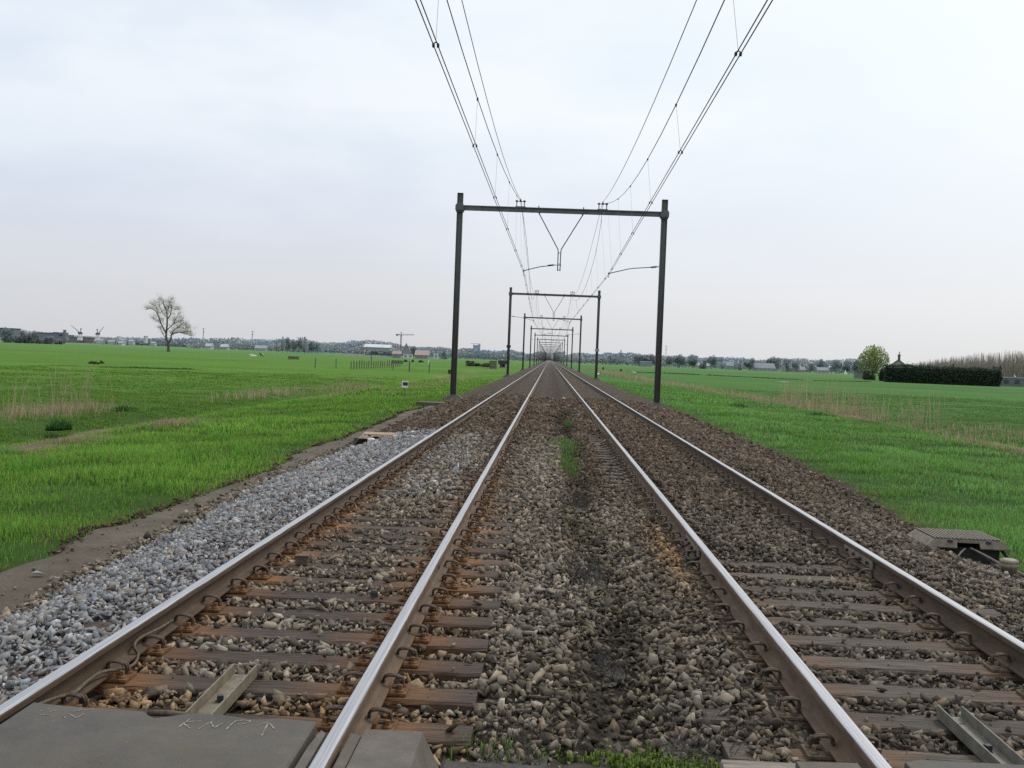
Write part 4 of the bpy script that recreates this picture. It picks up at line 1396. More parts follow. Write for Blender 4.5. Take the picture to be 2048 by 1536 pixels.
def grass_field(side):
    Xs, Ys, Hs, Ws, Cs = [], [], [], [], []
    if side == 'l':
        zones = [(-14, -4.4, 7.5, 16, 1500, 0.105, 0.0075), (-17, -4.4, 16, 28, 620, 0.115, 0.012), (-26, -4.4, 28, 55, 200, 0.125, 0.022), (-48, -4.4, 55, 115, 38, 0.13, 0.045)]
        base_c = np.array([0.168, 0.338, 0.046])
    else:
        zones = [(5.0, 12, 9, 18, 1300, 0.10, 0.008), (5.0, 17, 18, 32, 560, 0.11, 0.0125), (5.0, 30, 32, 62, 170, 0.12, 0.023), (5.0, 54, 62, 125, 34, 0.13, 0.048)]
        base_c = np.array([0.148, 0.315, 0.078])
    for (xa, xb, ya, yb, den, h, w) in zones:
        n = int((xb - xa) * (yb - ya) * den)
        x = rng.uniform(xa, xb, n); y = rng.uniform(ya, yb, n)
        if side == 'l':
            e = left_edge(y)
            inside = (e - x)
        else:
            e = right_edge(y)
            inside = (x - e)
        # only what lies inside the field of view, with a margin for a sideways step
        vis = (np.abs(x - 0.0 + 0.036 * y) < 0.53 * y + 2.0)
        cl = fbm(x, y, 0.75, 3)
        k = (inside > -0.04 + 0.55 * (fbm(x, y, 3.1, 3) - 0.5)) & vis & (rng.random(n) < 0.25 + 1.15 * sstep(cl, 0.3, 0.62))
        k &= rng.random(n) < 1 - 0.93 * sstep(y, ya + 0.6 * (yb - ya), yb) * (ya > 50)
        x, y, cl, inside = x[k], y[k], cl[k], inside[k]
        n = len(x)
        edge = sstep(inside, 0.0, 0.9)
        big = fbm(x + 40, y, 0.28, 3)
        hh = h * (0.6 + 0.95 * cl) * rng.uniform(0.5, 1.35, n) * (0.55 + 0.45 * edge) * (0.65 + 0.8 * big)
        mead = sstep(-x, 12.5, 14.5) if side == 'l' else sstep(x, 18, 20.5)
        hh *= 1 - 0.6 * mead
        tus = fbm(x - 70, y + 11, 0.9, 2)
        tall = (tus > 0.75) & (rng.random(n) < 0.6 * (1 - 0.9 * mead))
        hh[tall] *= 1.7
        c = np.tile(base_c, (n, 1)) * rng.uniform(0.5, 1.5, (n, 1))
        c *= (0.9 + 0.25 * sstep(big, 0.25, 0.75))[:, None]
        c *= (1 - 0.28 * mead)[:, None]
        yel = rng.random(n) < 0.10; c[yel] = np.array([0.24, 0.30, 0.07]) * rng.uniform(0.7, 1.2, (yel.sum(), 1))
        c[tall] = np.array([0.11, 0.28, 0.032]) * rng.uniform(0.6, 1.4, (tall.sum(), 1))
        strawm = (rng.random(n) < 0.03 + 0.4 * (1 - edge) ** 2)
        c[strawm] = np.array([0.26, 0.21, 0.11]) * rng.uniform(0.5, 1.2, (strawm.sum(), 1))
        # straw patches along the ditch bank
        xb_ = (x + 11.8 + 1.6 * (fbm(x, y, 0.06, 2) - .5)) if side == 'l' else (x - 15.6)
        bank = np.exp(-(xb_ / 0.9) ** 2) * sstep(fbm(x, y, 0.22, 2), 0.5, 0.62)
        bm_ = rng.random(n) < bank * 0.85
        c[bm_] = np.array([0.40, 0.31, 0.20]) * rng.uniform(0.5, 1.25, (bm_.sum(), 1)); hh[bm_] *= 1.2
        Xs.append(x); Ys.append(y); Hs.append(hh); Ws.append(np.full(n, w)); Cs.append(c)
    X = np.concatenate(Xs); Y = np.concatenate(Ys)
    return X, Y, ground_z(X, Y), np.concatenate(Hs), np.concatenate(Ws), np.concatenate(Cs)


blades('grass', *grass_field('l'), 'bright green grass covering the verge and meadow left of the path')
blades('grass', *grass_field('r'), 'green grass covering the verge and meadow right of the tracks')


def reeds(name, spots, label):
    Xs, Ys, Hs, Ws, Cs = [], [], [], [], []
    for (x, y, sx, sy, n, h) in spots:
        a = rng.normal(x, sx, n); b_ = rng.normal(y, sy, n)
        Xs.append(a); Ys.append(b_); Hs.append(h * rng.uniform(0.4, 1.1, n)); Ws.append(np.full(n, 0.0011 * y + 0.004))
        Cs.append(np.array([0.46, 0.36, 0.235]) * rng.uniform(0.6, 1.3, (n, 1)))
    X = np.concatenate(Xs); Y = np.concatenate(Ys); Hh = np.concatenate(Hs)
    return blades(name, X, Y, ground_z(X, Y), Hh, np.concatenate(Ws) * 0.30, np.concatenate(Cs), label, M['reed'], lean=0.30, cat='reeds', tip=1.05, base=0.8)


reeds('dry_reeds', [(-17.0, 34, 0.7, 2.2, 40, 1.5), (-17.2, 38, 0.5, 1.2, 80, 2.2), (-16.6, 35, 0.8, 2.6, 1100, 0.42), (-12.6, 22.5, 0.5, 1.4, 700, 0.16), (-12.6, 30, 0.5, 2.0, 700, 0.16),
                    (-15.2, 58, 0.6, 6, 650, 0.4), (-14.0, 74, 0.6, 6, 500, 0.4), (-9.6, 74, 0.6, 7, 250, 0.35), (-8.8, 100, 0.8, 14, 400, 0.45)],
      'dry straw-coloured reeds along the ditch in the left meadow')
reeds('dry_reeds', [(16.6, 62, 0.8, 4, 650, 0.8), (16.9, 58, 0.6, 1.0, 120, 2.2), (17.4, 68, 0.7, 1.2, 130, 2.4), (16.9, 75, 0.6, 1.5, 120, 2.2), (18.0, 53, 0.6, 0.9, 90, 2.0), (16.2, 80, 0.8, 9, 600, 0.7),
                    (18.6, 47, 1.2, 3, 700, 0.45), (14.9, 105, 0.9, 14, 420, 0.6), (12.5, 150, 1.0, 22, 420, 0.7), (19.6, 41, 1.0, 3, 350, 0.35), (11.5, 200, 1.4, 25, 500, 0.9)],
      'dry straw-coloured reeds along the ditch in the right meadow')


def root_mat(o, rx, ry, z):
    """earthy root disc that ties the stems of one plant together"""
    bm = bmesh.new(); bm.from_mesh(o.data)
    lay = bm.verts.layers.float_color.get('Col')
    vs = []
    for k in range(20):
        a = 2 * math.pi * k / 20; q = random.uniform(0.9, 1.05)
        v_ = bm.verts.new((rx * q * math.cos(a), ry * q * math.sin(a), z)); vs.append(v_)
        if lay: v_[lay] = (0.03, 0.025, 0.016, 1)
    bm.faces.new(vs); bm.to_mesh(o.data); bm.free()


def clump(name, px, py, z, n, sx, sy, h, w, colr, label, mat=None, lean=0.6, cat='plant'):
    p = gp(px, py, z)
    X = np.clip(rng.normal(0, sx, n), -1.5 * sx, 1.5 * sx) + rng.uniform(-.2, .2, n) * sx; Y = np.clip(rng.normal(0, sy, n), -1.5 * sy, 1.5 * sy) + rng.uniform(-.2, .2, n) * sy
    c = 1.7 * np.array(colr) * rng.uniform(0.5, 1.5, (n, 1))
    rr = np.sqrt(np.minimum((X / (1.7 * sx)) ** 2 + (Y / (1.7 * sy)) ** 2, 4)); k = rr < 1.0
    X, Y, c, rr = X[k], Y[k], c[k], rr[k]; n = len(X)
    hh = h * rng.uniform(0.3, 1.15, n) * (1.15 - 0.6 * rr)
    o = blades(name, X, Y, np.full(n, -0.02), hh, np.full(n, w), c, label, mat, lean, None, cat)
    root_mat(o, 1.75 * sx, 1.75 * sy, -0.035)
    o.location = (p[0], p[1], z)
    return o


clump('grass_clump', 1122, 932, -0.25, 1500, 0.27, 1.2, 0.17, 0.009, (0.065, 0.118, 0.026), 'green grass clump growing between the tracks, nearer dense part')
clump('grass_clump', 1118, 893, -0.23, 2200, 0.46, 1.4, 0.16, 0.011, (0.072, 0.128, 0.036), 'wide green grass clump between the tracks, just beyond the dense one')
clump('grass_clump', 1142, 848, -0.2, 420, 0.13, 0.6, 0.12, 0.015, (0.05, 0.10, 0.02), 'small green grass tuft between the tracks near the nearest portal')
clump('leafy_weed', 118, 857, -0.8, 330, 0.17, 0.3, 0.34, 0.035, (0.022, 0.066, 0.014), 'dark green bushy weed in the left verge, before the dry reeds')
clump('leafy_weed', 250, 818, -0.75, 200, 0.2, 0.5, 0.2, 0.04, (0.035, 0.10, 0.018), 'dark green weed patch farther back in the left verge')
clump('leafy_weed', 1477, 815, -0.75, 300, 0.30, 0.5, 0.35, 0.04, (0.022, 0.06, 0.016), 'dark green weed in the right verge beside the nearest right mast')
clump('leafy_weed', 1640, 832, -0.75, 300, 0.5, 0.5, 0.25, 0.04, (0.022, 0.06, 0.016), 'dark green weed patch below the dry reeds at right')


M['thatch'] = simple('bare_earth_and_straw', (0.075, 0.058, 0.03), (0.23, 0.18, 0.11), 9, 0.95, 0, 0.9, bdist=0.05)


def mound(px, py, rx, ry, hgt, label):
    """low ragged hump of dug-out earth and straw"""
    p = gp(px, py, -0.72)
    n = 28
    gx = np.linspace(-1.15, 1.15, n); X, Y = np.meshgrid(gx, gx)
    X = X.ravel(); Y = Y.ravel()
    r = np.sqrt(X * X + Y * Y) * (0.75 + 0.6 * fbm(X * 1.5 + px, Y * 1.5, 1.1, 3))
    Z = hgt * np.clip(1 - r, -0.6, 1) ** 1 + 0.5 * hgt * (fbm(X + px, Y, 3.0, 3) - 0.5)
    v = np.stack([X * rx, Y * ry, Z], 1)
    i = np.arange(n - 1)[None, :] + n * np.arange(n - 1)[:, None]
    f = np.stack([i, i + 1, i + n + 1, i + n], -1).reshape(-1, 4)
    o = np_mesh('earth_mound', v, f, M['thatch'], smooth=True)
    o.location = (p[0], p[1], float(ground_z(p[0], p[1])) - 0.01)
    return tag(o, label, 'earth mound')


mound(70, 893, 0.95, 1.3, 0.16, 'tan hump of bare earth in the left verge at the picture edge')
mound(212, 846, 0.85, 1.4, 0.14, 'tan patch of bare earth in the left verge right of the dark bushy weed')
mound(1985, 880, 1.1, 1.6, 0.16, 'tan patch of bare earth in the right meadow by the picture edge')


def twigs(px, py, z, n, spread, h, label):
    p = gp(px, py, z)
    mb = MB()
    for k in range(n):
        x, y = max(-1.5, min(1.5, random.gauss(0, 1))) * spread, max(-1.5, min(1.5, random.gauss(0, 1))) * spread * 2.2
        a = random.uniform(0, 6.28); L = h * random.uniform(0.4, 1.2); t = random.uniform(0.3, 1.2)
        P = [Vector((x, y, -0.02))]
        for s in range(4):
            a += random.uniform(-0.5, 0.5)
            P.append(P[-1] + Vector((math.cos(a) * t, math.sin(a) * t, 1)).normalized() * L / 4)
        mb.tube(P, [0.0022, 0.0018, 0.0014, 0.001, 0.0007], 4)
        for s in (2, 3):
            b_ = a + random.choice((-1, 1)) * 1.1
            mb.tube([P[s], P[s] + Vector((math.cos(b_), math.sin(b_), 0.8)) * L * 0.22], [0.0012, 0.0006], 4)
    o = mb.build('dead_weed', M['bark'], loc=(p[0], p[1], z), fix=False)
    root_mat(o, spread * 1.8, spread * 3.9, -0.025)
    return tag(o, label, 'weed', 'dead weeds between the tracks')


twigs(1168, 1155, -0.24, 150, 0.12, 0.22, 'dark dead weed tangle in the furrow between the tracks, middle distance')
twigs(1205, 1335, -0.26, 90, 0.08, 0.16, 'sparse dead weed on the stones between the tracks, nearer the crossing')
twigs(1150, 1010, -0.24, 160, 0.13, 0.22, 'dark dead weed patch between the tracks below the grass clumps')
twigs(1090, 868, -0.22, 160, 0.30, 0.20, 'dark dead weed between the tracks beyond the grass clumps')
twigs(1020, 1500, -0.22, 60, 0.10, 0.16, 'thin dead twigs right of the concrete ramp block')
twigs(1395, 1490, -0.22, 60, 0.10, 0.18, 'thin dead twigs left of the bleached timber beam')

# moss and soil at the crossing edge
mb = MB(); nxx, nyy = 28, 10
vs = []
for j in range(nyy + 1):
    for i_ in range(nxx + 1):
        x = -0.42 + 1.32 * i_ / nxx; y = 4.2 + 1.55 * j / nyy
        vs.append((x, y, -0.222 - 0.09 * float(sstep(y, 4.75, 5.35)) + random.uniform(-0.012, 0.012)))
mb.add(vs, [(j * (nxx + 1) + i_, j * (nxx + 1) + i_ + 1, (j + 1) * (nxx + 1) + i_ + 1, (j + 1) * (nxx + 1) + i_) for j in range(nyy) for i_ in range(nxx)])
tag(mb.build('soil', M['soil'], smooth=True), kind='structure')
n = 11000
x = rng.uniform(-0.4, 0.86, n); y = 4.62 + rng.random(n) ** 1.1 * 0.78
k = (0.55 * fbm(x, y, 2.5, 2) + 0.45 * fbm(x, y, 17.0, 3) > 0.46 + 0.22 * sstep(y, 5.02, 5.36) + 0.05 * sstep(-x, -0.1, 0.2)) & (rng.random(n) < 0.75); x, y = x[k], y[k]
blades('moss', x, y, -0.222 - 0.05 * sstep(y, 4.75, 5.35) + 0.03 * rng.random(len(x)) ** 2, rng.uniform(0.006, 0.02, len(x)), np.full(len(x), 0.011), np.array([0.17, 0.25, 0.05]) * rng.uniform(0.3, 1.5, (len(x), 1)),
       'bright green moss and small weeds at the crossing edge between the tracks', lean=0.9)
n = 110
blades('grass', np.clip(rng.normal(-0.2, 0.13, n), -0.38, 0.3), rng.normal(5.05, 0.08, n), np.full(n, -0.235), rng.uniform(0.025, 0.075, n), np.full(n, 0.006), np.array([0.15, 0.27, 0.05]) * rng.uniform(0.5, 1.5, (n, 1)), 'few grass blades beside the concrete ramp block')

exec_far = True
# ------------------------------------------------------------------ far things
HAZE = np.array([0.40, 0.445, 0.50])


def hz(c, d, k=560.0):  # fades a colour towards HAZE, painting aerial haze by distance
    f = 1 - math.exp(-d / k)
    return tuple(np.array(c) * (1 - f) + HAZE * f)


def setcol(o, c):
    o.color = (c[0], c[1], c[2], 1)


def leaf_cards(P, size, seed_col):
    """small leaf clumps: triangles-pairs of random direction around points P (n,3)"""
    n = len(P)
    a = rng.normal(size=(n, 3)); a /= np.linalg.norm(a, axis=1)[:, None]
    b_ = np.cross(a, rng.normal(size=(n, 3))); b_ /= np.linalg.norm(b_, axis=1)[:, None]
    s = (size * rng.uniform(0.5, 1.2, n))[:, None] if np.ndim(size) == 0 else (size * rng.uniform(0.5, 1.2, n))[:, None]
    v = np.stack([P - a * s, P - b_ * s * 0.6, P + a * s, P + b_ * s * 0.7], 1).reshape(-1, 3)
    f = np.arange(n * 4).reshape(n, 4)
    return v, f, np.repeat(seed_col, 4, 0)


def crown_points(kind, n, h, w):
    P = []
    if kind == 'round':
        cz, rz_ = 0.54 * h, 0.46 * h
        blobs = [(np.array([0, 0, cz]), 0.75)]
        for k in range(11):
            d = rng.normal(size=3); d /= np.linalg.norm(d); d[2] = d[2] * 0.8
            blobs.append((np.array([d[0] * w * 0.32, d[1] * w * 0.32, cz + d[2] * rz_ * 0.62]), rng.uniform(0.35, 0.6)))
        for _ in range(n):
            c_, r = blobs[rng.integers(len(blobs))]
            d = rng.normal(size=3); d /= np.linalg.norm(d); d *= rng.random() ** 0.45 * r
            P.append(c_ + d * np.array([w / 2 * 0.78, w / 2 * 0.78, rz_ * 0.8]))
    elif kind == 'poplar':
        for _ in range(n):
            t = rng.random(); z = h * (0.12 + 0.88 * t)
            r = w / 2 * (0.35 + 0.9 * math.sin(math.pi * min(1, t * 0.85 + 0.13))) * (1.0 if t < 0.85 else 0.5) * rng.random() ** 0.5
            a = rng.random() * 6.283
            P.append(np.array([r * math.cos(a), r * math.sin(a), z]))
    elif kind == 'bush':
        blobs = [(np.array([w * (-0.38 + 0.76 * k / 10), rng.uniform(-w * 0.2, w * 0.2), h * rng.uniform(0.12, 0.34)]), rng.uniform(0.22, 0.36)) for k in range(11)]
        blobs += [(np.array([rng.uniform(-w * 0.25, w * 0.25), rng.uniform(-w * 0.15, w * 0.15), h * rng.uniform(0.4, 0.66)]), rng.uniform(0.2, 0.3)) for k in range(5)]
        for _ in range(n):
            c_, r = blobs[rng.integers(len(blobs))]
            d = rng.normal(size=3); d /= np.linalg.norm(d); d *= rng.random() ** 0.45 * r
            q = c_ + d * np.array([w * 0.42, w * 0.4, h]); q[2] = max(0.1, q[2])
            P.append(q)
    elif kind == 'conifer':
        for _ in range(n):
            t = rng.random() ** 1.3; z = h * (0.08 + 0.92 * t)
            r = w / 2 * (1 - t) ** 0.8 * (0.5 + 0.5 * rng.random()); a = rng.random() * 6.283
            P.append(np.array([r * math.cos(a), r * math.sin(a), z - 0.1 * r]))
    elif kind == 'willow':
        for _ in range(n):
            a = rng.random() * 6.283; t = rng.random()
            ph = rng.random() ** 0.7
            lump = 0.86 + 0.3 * float(vnoise(a * 1.3 + 40, 0.0, 1.0)); r = w / 2 * ph * lump; top = h * (1 - 0.34 * ph ** 2.4) * (0.88 + 0.2 * float(vnoise(a * 2 + 9, ph * 4, 1.0))); bot = h * (0.06 + 0.16 * (1 - ph))
            P.append(np.array([r * math.cos(a), r * math.sin(a), bot + (top - bot) * (t ** 0.7)]))
    return np.array(P)


TREE = {}


def tree_proto(kind, variant):
    key = (kind, variant)
    if key in TREE: return TREE[key]
    h, w = 10.0, {'round': 9.0, 'poplar': 3.0, 'bush': 10.0, 'conifer': 5.0, 'willow': 8.5}[kind]
    if kind == 'bush': h = 6.0
    n = {'round': 2600, 'poplar': 800, 'bush': 2200, 'conifer': 900, 'willow': 5200}[kind]
    P = crown_points(kind, n, h, w)
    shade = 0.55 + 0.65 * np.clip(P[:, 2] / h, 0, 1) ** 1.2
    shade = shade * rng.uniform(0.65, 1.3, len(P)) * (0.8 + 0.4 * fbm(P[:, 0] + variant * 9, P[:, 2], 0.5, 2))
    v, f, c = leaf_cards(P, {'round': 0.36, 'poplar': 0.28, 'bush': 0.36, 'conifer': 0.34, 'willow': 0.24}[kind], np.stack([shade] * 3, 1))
    mb = MB()
    rr = random.Random(variant * 7 + len(kind))
    th = h * {'round': 0.55, 'poplar': 0.85, 'bush': 0.3, 'conifer': 0.9, 'willow': 0.5}[kind]
    tr = {'round': 0.26, 'poplar': 0.16, 'bush': 0.12, 'conifer': 0.18, 'willow': 0.32}[kind]
    mb.tube([(0, 0, -0.3), (0.05, 0, th * 0.35), (rr.uniform(-.2, .2), 0, th * 0.7), (rr.uniform(-.3, .3), 0, th)], [tr * 1.25, tr, tr * 0.7, tr * 0.3], 7)
    for k in range(7 if kind != 'conifer' else 3):
        a = rr.random() * 6.283; z0 = th * rr.uniform(0.35, 0.9); up = rr.uniform(0.5, 1.2) if kind != 'poplar' else 3.5
        L = w * 0.36 if kind != 'poplar' else w * 0.5
        d = Vector((math.cos(a), math.sin(a), up)).normalized()
        mb.tube([(0, 0, z0), tuple(Vector((0, 0, z0)) + d * L * 0.5), tuple(Vector((0, 0, z0)) + d * L + Vector((0, 0, 0.2)))], [tr * 0.45, tr * 0.3, tr * 0.1], 5)
    TREE[key] = (mb, v, f, c, h, w)
    mesh_t = mb.build('trunk', M['tint'], smooth=True).data
    o = np_mesh('crown', v, f, M['leaf'], c); mesh_c = o.data
    for q in [x for x in C.objects if x.data in (mesh_t, mesh_c)]:
        bpy.data.objects.remove(q)
    TREE[key] = (mesh_t, mesh_c, h, w)
    return TREE[key]


_vc = [0]


def tree(kind, px, base_py, top_py, wpx, Y, tint, label, group=None, name=None, z=-0.85, haze=True, cat=None):
    """a tree standing at distance Y under column px; its height and width follow from the survey"""
    mt, mc, h, w = tree_proto(kind, _vc[0] % (3 if kind in ('round', 'poplar') else 2)); _vc[0] += 1
    hm = (base_py - top_py) * Y / F; wm = wpx * Y / F
    x = ux(px, Y)
    names = {'round': 'leafy_tree', 'poplar': 'poplar_tree', 'bush': 'bush', 'conifer': 'conifer_tree', 'willow': 'willow_tree'}
    o = empty(name or names[kind], (x, Y, z), label, cat or ('bush' if kind == 'bush' else 'tree'), group, random.uniform(0, 6.28))
    o.scale = (wm / w, wm / w, hm / h)
    t = bpy.data.objects.new('trunk', mt); C.objects.link(t); t.parent = o
    c_ = bpy.data.objects.new('crown', mc); C.objects.link(c_); c_.parent = o
    d = Y if haze else 0
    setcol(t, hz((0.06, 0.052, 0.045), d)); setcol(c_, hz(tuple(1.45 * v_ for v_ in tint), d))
    return o


GR = 'trees and bushes on the skyline'
green, pale, brown_t, darkg = (0.085, 0.125, 0.055), (0.15, 0.19, 0.07), (0.16, 0.135, 0.105), (0.035, 0.05, 0.035)

# lone tree in the left meadow: limbs follow the real outline
def lone_tree():
    p = gp(337, 703, -0.8)
    s = p[1] / F / 10.24
    o = empty('bare_tree', (p[0], p[1], -0.9), 'lone budding tree with spreading bare limbs in the left meadow', 'tree')
    rr = random.Random(5)
    limbs = {
        'T': [(595, 1265), (580, 1110), (535, 1000), (533, 850), (540, 700), (532, 560), (515, 430), (455, 310), (440, 230)],
        'A': [(590, 1090), (640, 1000), (650, 920), (720, 880), (820, 860), (950, 850), (1060, 840)],
        'A1': [(820, 862), (900, 880), (985, 900), (1050, 925)],
        'A2': [(650, 920), (675, 840), (760, 760), (850, 690), (940, 690)],
        'A4': [(760, 760), (860, 770), (960, 770), (1040, 760)],
        'A3': [(560, 820), (620, 750), (690, 690), (740, 590), (800, 480)],
        'A5': [(690, 690), (780, 640), (860, 600)],
        'B': [(530, 880), (470, 770), (420, 655), (390, 540), (345, 460), (250, 390), (150, 420)],
        'B2': [(450, 730), (370, 650), (250, 600)],
        'B3': [(345, 460), (300, 340), (230, 310)],
        'C': [(505, 970), (440, 860), (418, 760)],
        'D': [(540, 610), (600, 530), (625, 420), (620, 300), (600, 180)],
        'D2': [(515, 545), (450, 470), (385, 310), (375, 180)],
        'E': [(515, 430), (560, 370), (560, 240)],
        'E2': [(622, 350), (700, 390), (800, 390)],
    }
    r0 = {'T': 0.52, 'A': 0.36, 'A2': 0.24, 'B': 0.28, 'D': 0.22, 'A3': 0.2}
    mb = MB(); twig_pts = []
    def to3(q, dep): return Vector(((q[0] - 595) * s, dep, (1265 - q[1]) * s + 0.1))
    for nm, L in limbs.items():
        dep = 0.0; dd = rr.uniform(-0.5, 0.5)
        P = []
        for i_, q in enumerate(L):
            P.append(to3(q, dep + dd * i_ * 0.9))
        P = smooth_pts(P, 4)
        ra = r0.get(nm, 0.14)
        rs = [max(0.05, ra * (1 - 0.8 * k / (len(P) - 1))) for k in range(len(P))]
        if nm == 'T': rs[0] *= 1.35
        mb.tube(P, rs, 7)
        start = int(len(P) * (0.55 if nm == 'T' else 0.3))
        for k in range(start, len(P)):
            for rep in range(3):
                a = rr.uniform(0, 6.28); el = rr.uniform(-0.1, 1.2)
                d = Vector((math.cos(a), math.sin(a), el)).normalized()
                Lg = rr.uniform(0.7, 2.1)
                q1 = P[k] + d * Lg * 0.5; q2 = q1 + (d + Vector((rr.uniform(-.5, .5), rr.uniform(-.5, .5), 0.25))).normalized() * Lg * 0.5
                mb.tube([P[k], q1, q2], [0.034, 0.022, 0.012], 4)
                twig_pts += [q1, q2]
                for r2 in range(3):
                    e = q2 + Vector((rr.gauss(0, 0.5), rr.gauss(0, 0.5), rr.gauss(0.15, 0.4)))
                    mb.tube([q1 if r2 == 0 else q2, e], [0.018, 0.010], 3)
                    twig_pts.append(e)
    t = mb.build('trunk', M['tint'], o, smooth=True, fix=False); setcol(t, (0.11, 0.10, 0.088))
    Q = np.array([tuple(q) for q in twig_pts])
    Q = np.repeat(Q, 5, 0) + rng.normal(0, 0.38, (len(Q) * 5, 3))
    c = rng.uniform(0.7, 1.3, (len(Q), 1)) * np.ones((1, 3))
    v, f, c = leaf_cards(Q, 0.10, c)
    cr = np_mesh('crown', v, f, M['leaf'], c, o); setcol(cr, (0.44, 0.42, 0.26))


lone_tree()

# far woods that read as one mass
def woodland(name, pts, Y, tint, label, dens=1.0, ragged=0.25, size=1.6, depth=60, spiky=0.0, kz=700):
    """pts: (px, height in px) along the skyline at distance Y"""
    P, S = [], []
    pxs = np.array([p[0] for p in pts], float); hs = np.array([p[1] for p in pts], float)
    x0, x1 = ux(pxs[0], Y), ux(pxs[-1], Y)
    L = abs(x1 - x0)
    hm = hs * 1.28 * Y / F
    n = int(L * hm.mean() * 2.4 * dens)
    u = rng.random(n)
    x = x0 + (x1 - x0) * u
    hh = np.interp(u, (pxs - pxs[0]) / (pxs[-1] - pxs[0]), hm)
    y = Y + rng.uniform(0, depth, n)
    hl = hh * (1 - ragged + 2 * ragged * fbm(x, y * 0 + Y, 0.07, 3))
    t = rng.random(n) ** 0.9
    z = hl * t
    if spiky:
        near = (np.floor(x / 3.5)); sp = vnoise(near, near * 0 + Y, 1.37)
        z = hl * t * (1 + spiky * (sp - 0.5))
    P = np.stack([x, y, z - 0.8], 1)
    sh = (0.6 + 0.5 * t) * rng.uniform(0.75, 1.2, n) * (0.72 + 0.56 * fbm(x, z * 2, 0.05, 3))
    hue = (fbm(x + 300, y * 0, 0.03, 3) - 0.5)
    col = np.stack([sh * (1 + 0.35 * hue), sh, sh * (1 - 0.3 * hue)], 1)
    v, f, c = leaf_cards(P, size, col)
    if spiky:
        pass
    o = np_mesh(name, v, f, M['leaf'], c)
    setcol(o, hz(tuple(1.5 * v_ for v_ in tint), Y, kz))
    return tag(o, label, 'woodland', None, 'stuff')


woodland('distant_woodland', [(200, 10), (260, 12), (330, 13), (420, 14), (470, 18), (540, 16), (600, 18)], 1500, (0.10, 0.11, 0.10), 'blue-grey far woods behind the lone tree at left', ragged=0.3)
woodland('distant_woodland', [(590, 20), (660, 17), (740, 24), (770, 20), (820, 14), (900, 14), (1000, 14), (1092, 10)], 1650, (0.09, 0.10, 0.095), 'blue-grey far woods between the poplar group and the tracks', ragged=0.28)
woodland('distant_woodland', [(1102, 12), (1160, 14), (1250, 16), (1420, 15), (1560, 16), (1700, 20), (1760, 20)], 1500, (0.10, 0.105, 0.105), 'blue-grey far woods right of the tracks', ragged=0.3)
woodland('distant_woodland', [(-60, 18), (0, 16), (60, 15), (110, 12), (210, 9)], 1700, (0.08, 0.09, 0.10), 'blue-grey far woods at the left edge', ragged=0.3)
woodland('distant_woodland', [(1070, 14), (1090, 11), (1100, 9), (1112, 12), (1130, 14)], 2500, (0.12, 0.13, 0.15), 'pale blue haze-dimmed trees where the tracks vanish', ragged=0.2, size=2.2)
woodland('hedge_scrub', [(560, 12), (640, 14), (720, 13), (800, 12), (900, 12), (1000, 11), (1075, 9)], 980, (0.07, 0.085, 0.06), 'low dark scrub along the far edge of the left meadow', ragged=0.45, size=0.9, depth=25)
woodland('hedge_scrub', [(1120, 11), (1200, 12), (1300, 12), (1420, 10), (1520, 10), (1620, 12), (1730, 14)], 880, (0.07, 0.085, 0.06), 'low dark scrub along the far edge of the right meadow', ragged=0.45, size=0.9, depth=25)
woodland('hedge_scrub', [(370, 8), (430, 9), (500, 12), (560, 12)], 1000, (0.06, 0.07, 0.06), 'low dark scrub around the far houses right of the lone tree', ragged=0.45, size=0.9, depth=25)

# bare pinkish wood behind the hedge at right: thin upright stems
def bare_wood():
    n = 2600
    px = rng.uniform(1815, 2180, n)
    Y = rng.uniform(470, 560, n)
    top = np.interp(px, [1815, 1880, 1960, 2048, 2180], [26, 40, 52, 58, 62]) * rng.uniform(0.6, 1.08, n) * 510 / F
    X = np.array([ux(a, b_) for a, b_ in zip(px, Y)])
    z0 = np.full(n, -0.8)
    V, Fc, Cc = [], [], []
    off = 0
    rep = 5
    X = np.repeat(X, rep) + rng.normal(0, 0.55, n * rep) * np.tile(np.arange(rep) > 0, n); Y = np.repeat(Y, rep); T = np.repeat(top, rep) * np.where(np.tile(np.arange(rep), n) > 0, rng.uniform(0.5, 1.0, n * rep), 1)
    m = n * rep
    zb = np.where(np.tile(np.arange(rep), n) > 0, T * rng.uniform(0.25, 0.6, m), 0) - 0.8
    dx = rng.normal(0, 0.35, m)
    w = np.where(np.tile(np.arange(rep), n) > 0, 0.045, 0.11)
    v = np.stack([np.stack([X - w, Y, zb], 1), np.stack([X + w, Y, zb], 1), np.stack([X + w * 0.3 + dx, Y, T - 0.8], 1), np.stack([X - w * 0.3 + dx, Y, T - 0.8], 1)], 1).reshape(-1, 3)
    f = np.arange(m * 4).reshape(m, 4)
    sh = rng.uniform(0.7, 1.35, m)
    c = np.repeat(np.stack([sh, sh * 0.95, sh * rng.uniform(0.85, 1.0, m)], 1), 4, 0)
    o = np_mesh('bare_wood', v, f, M['leaf'], c); setcol(o, (0.27, 0.245, 0.215))
    tag(o, 'leafless pinkish-brown wood rising behind the dark hedge at right', 'woodland', None, 'stuff')


bare_wood()
woodland('scrub', [(1812, 20), (1900, 26), (2000, 30), (2110, 32)], 585, (0.20, 0.17, 0.145), 'brownish undergrowth inside the leafless wood at right', ragged=0.35, size=0.6, depth=30, kz=2600)

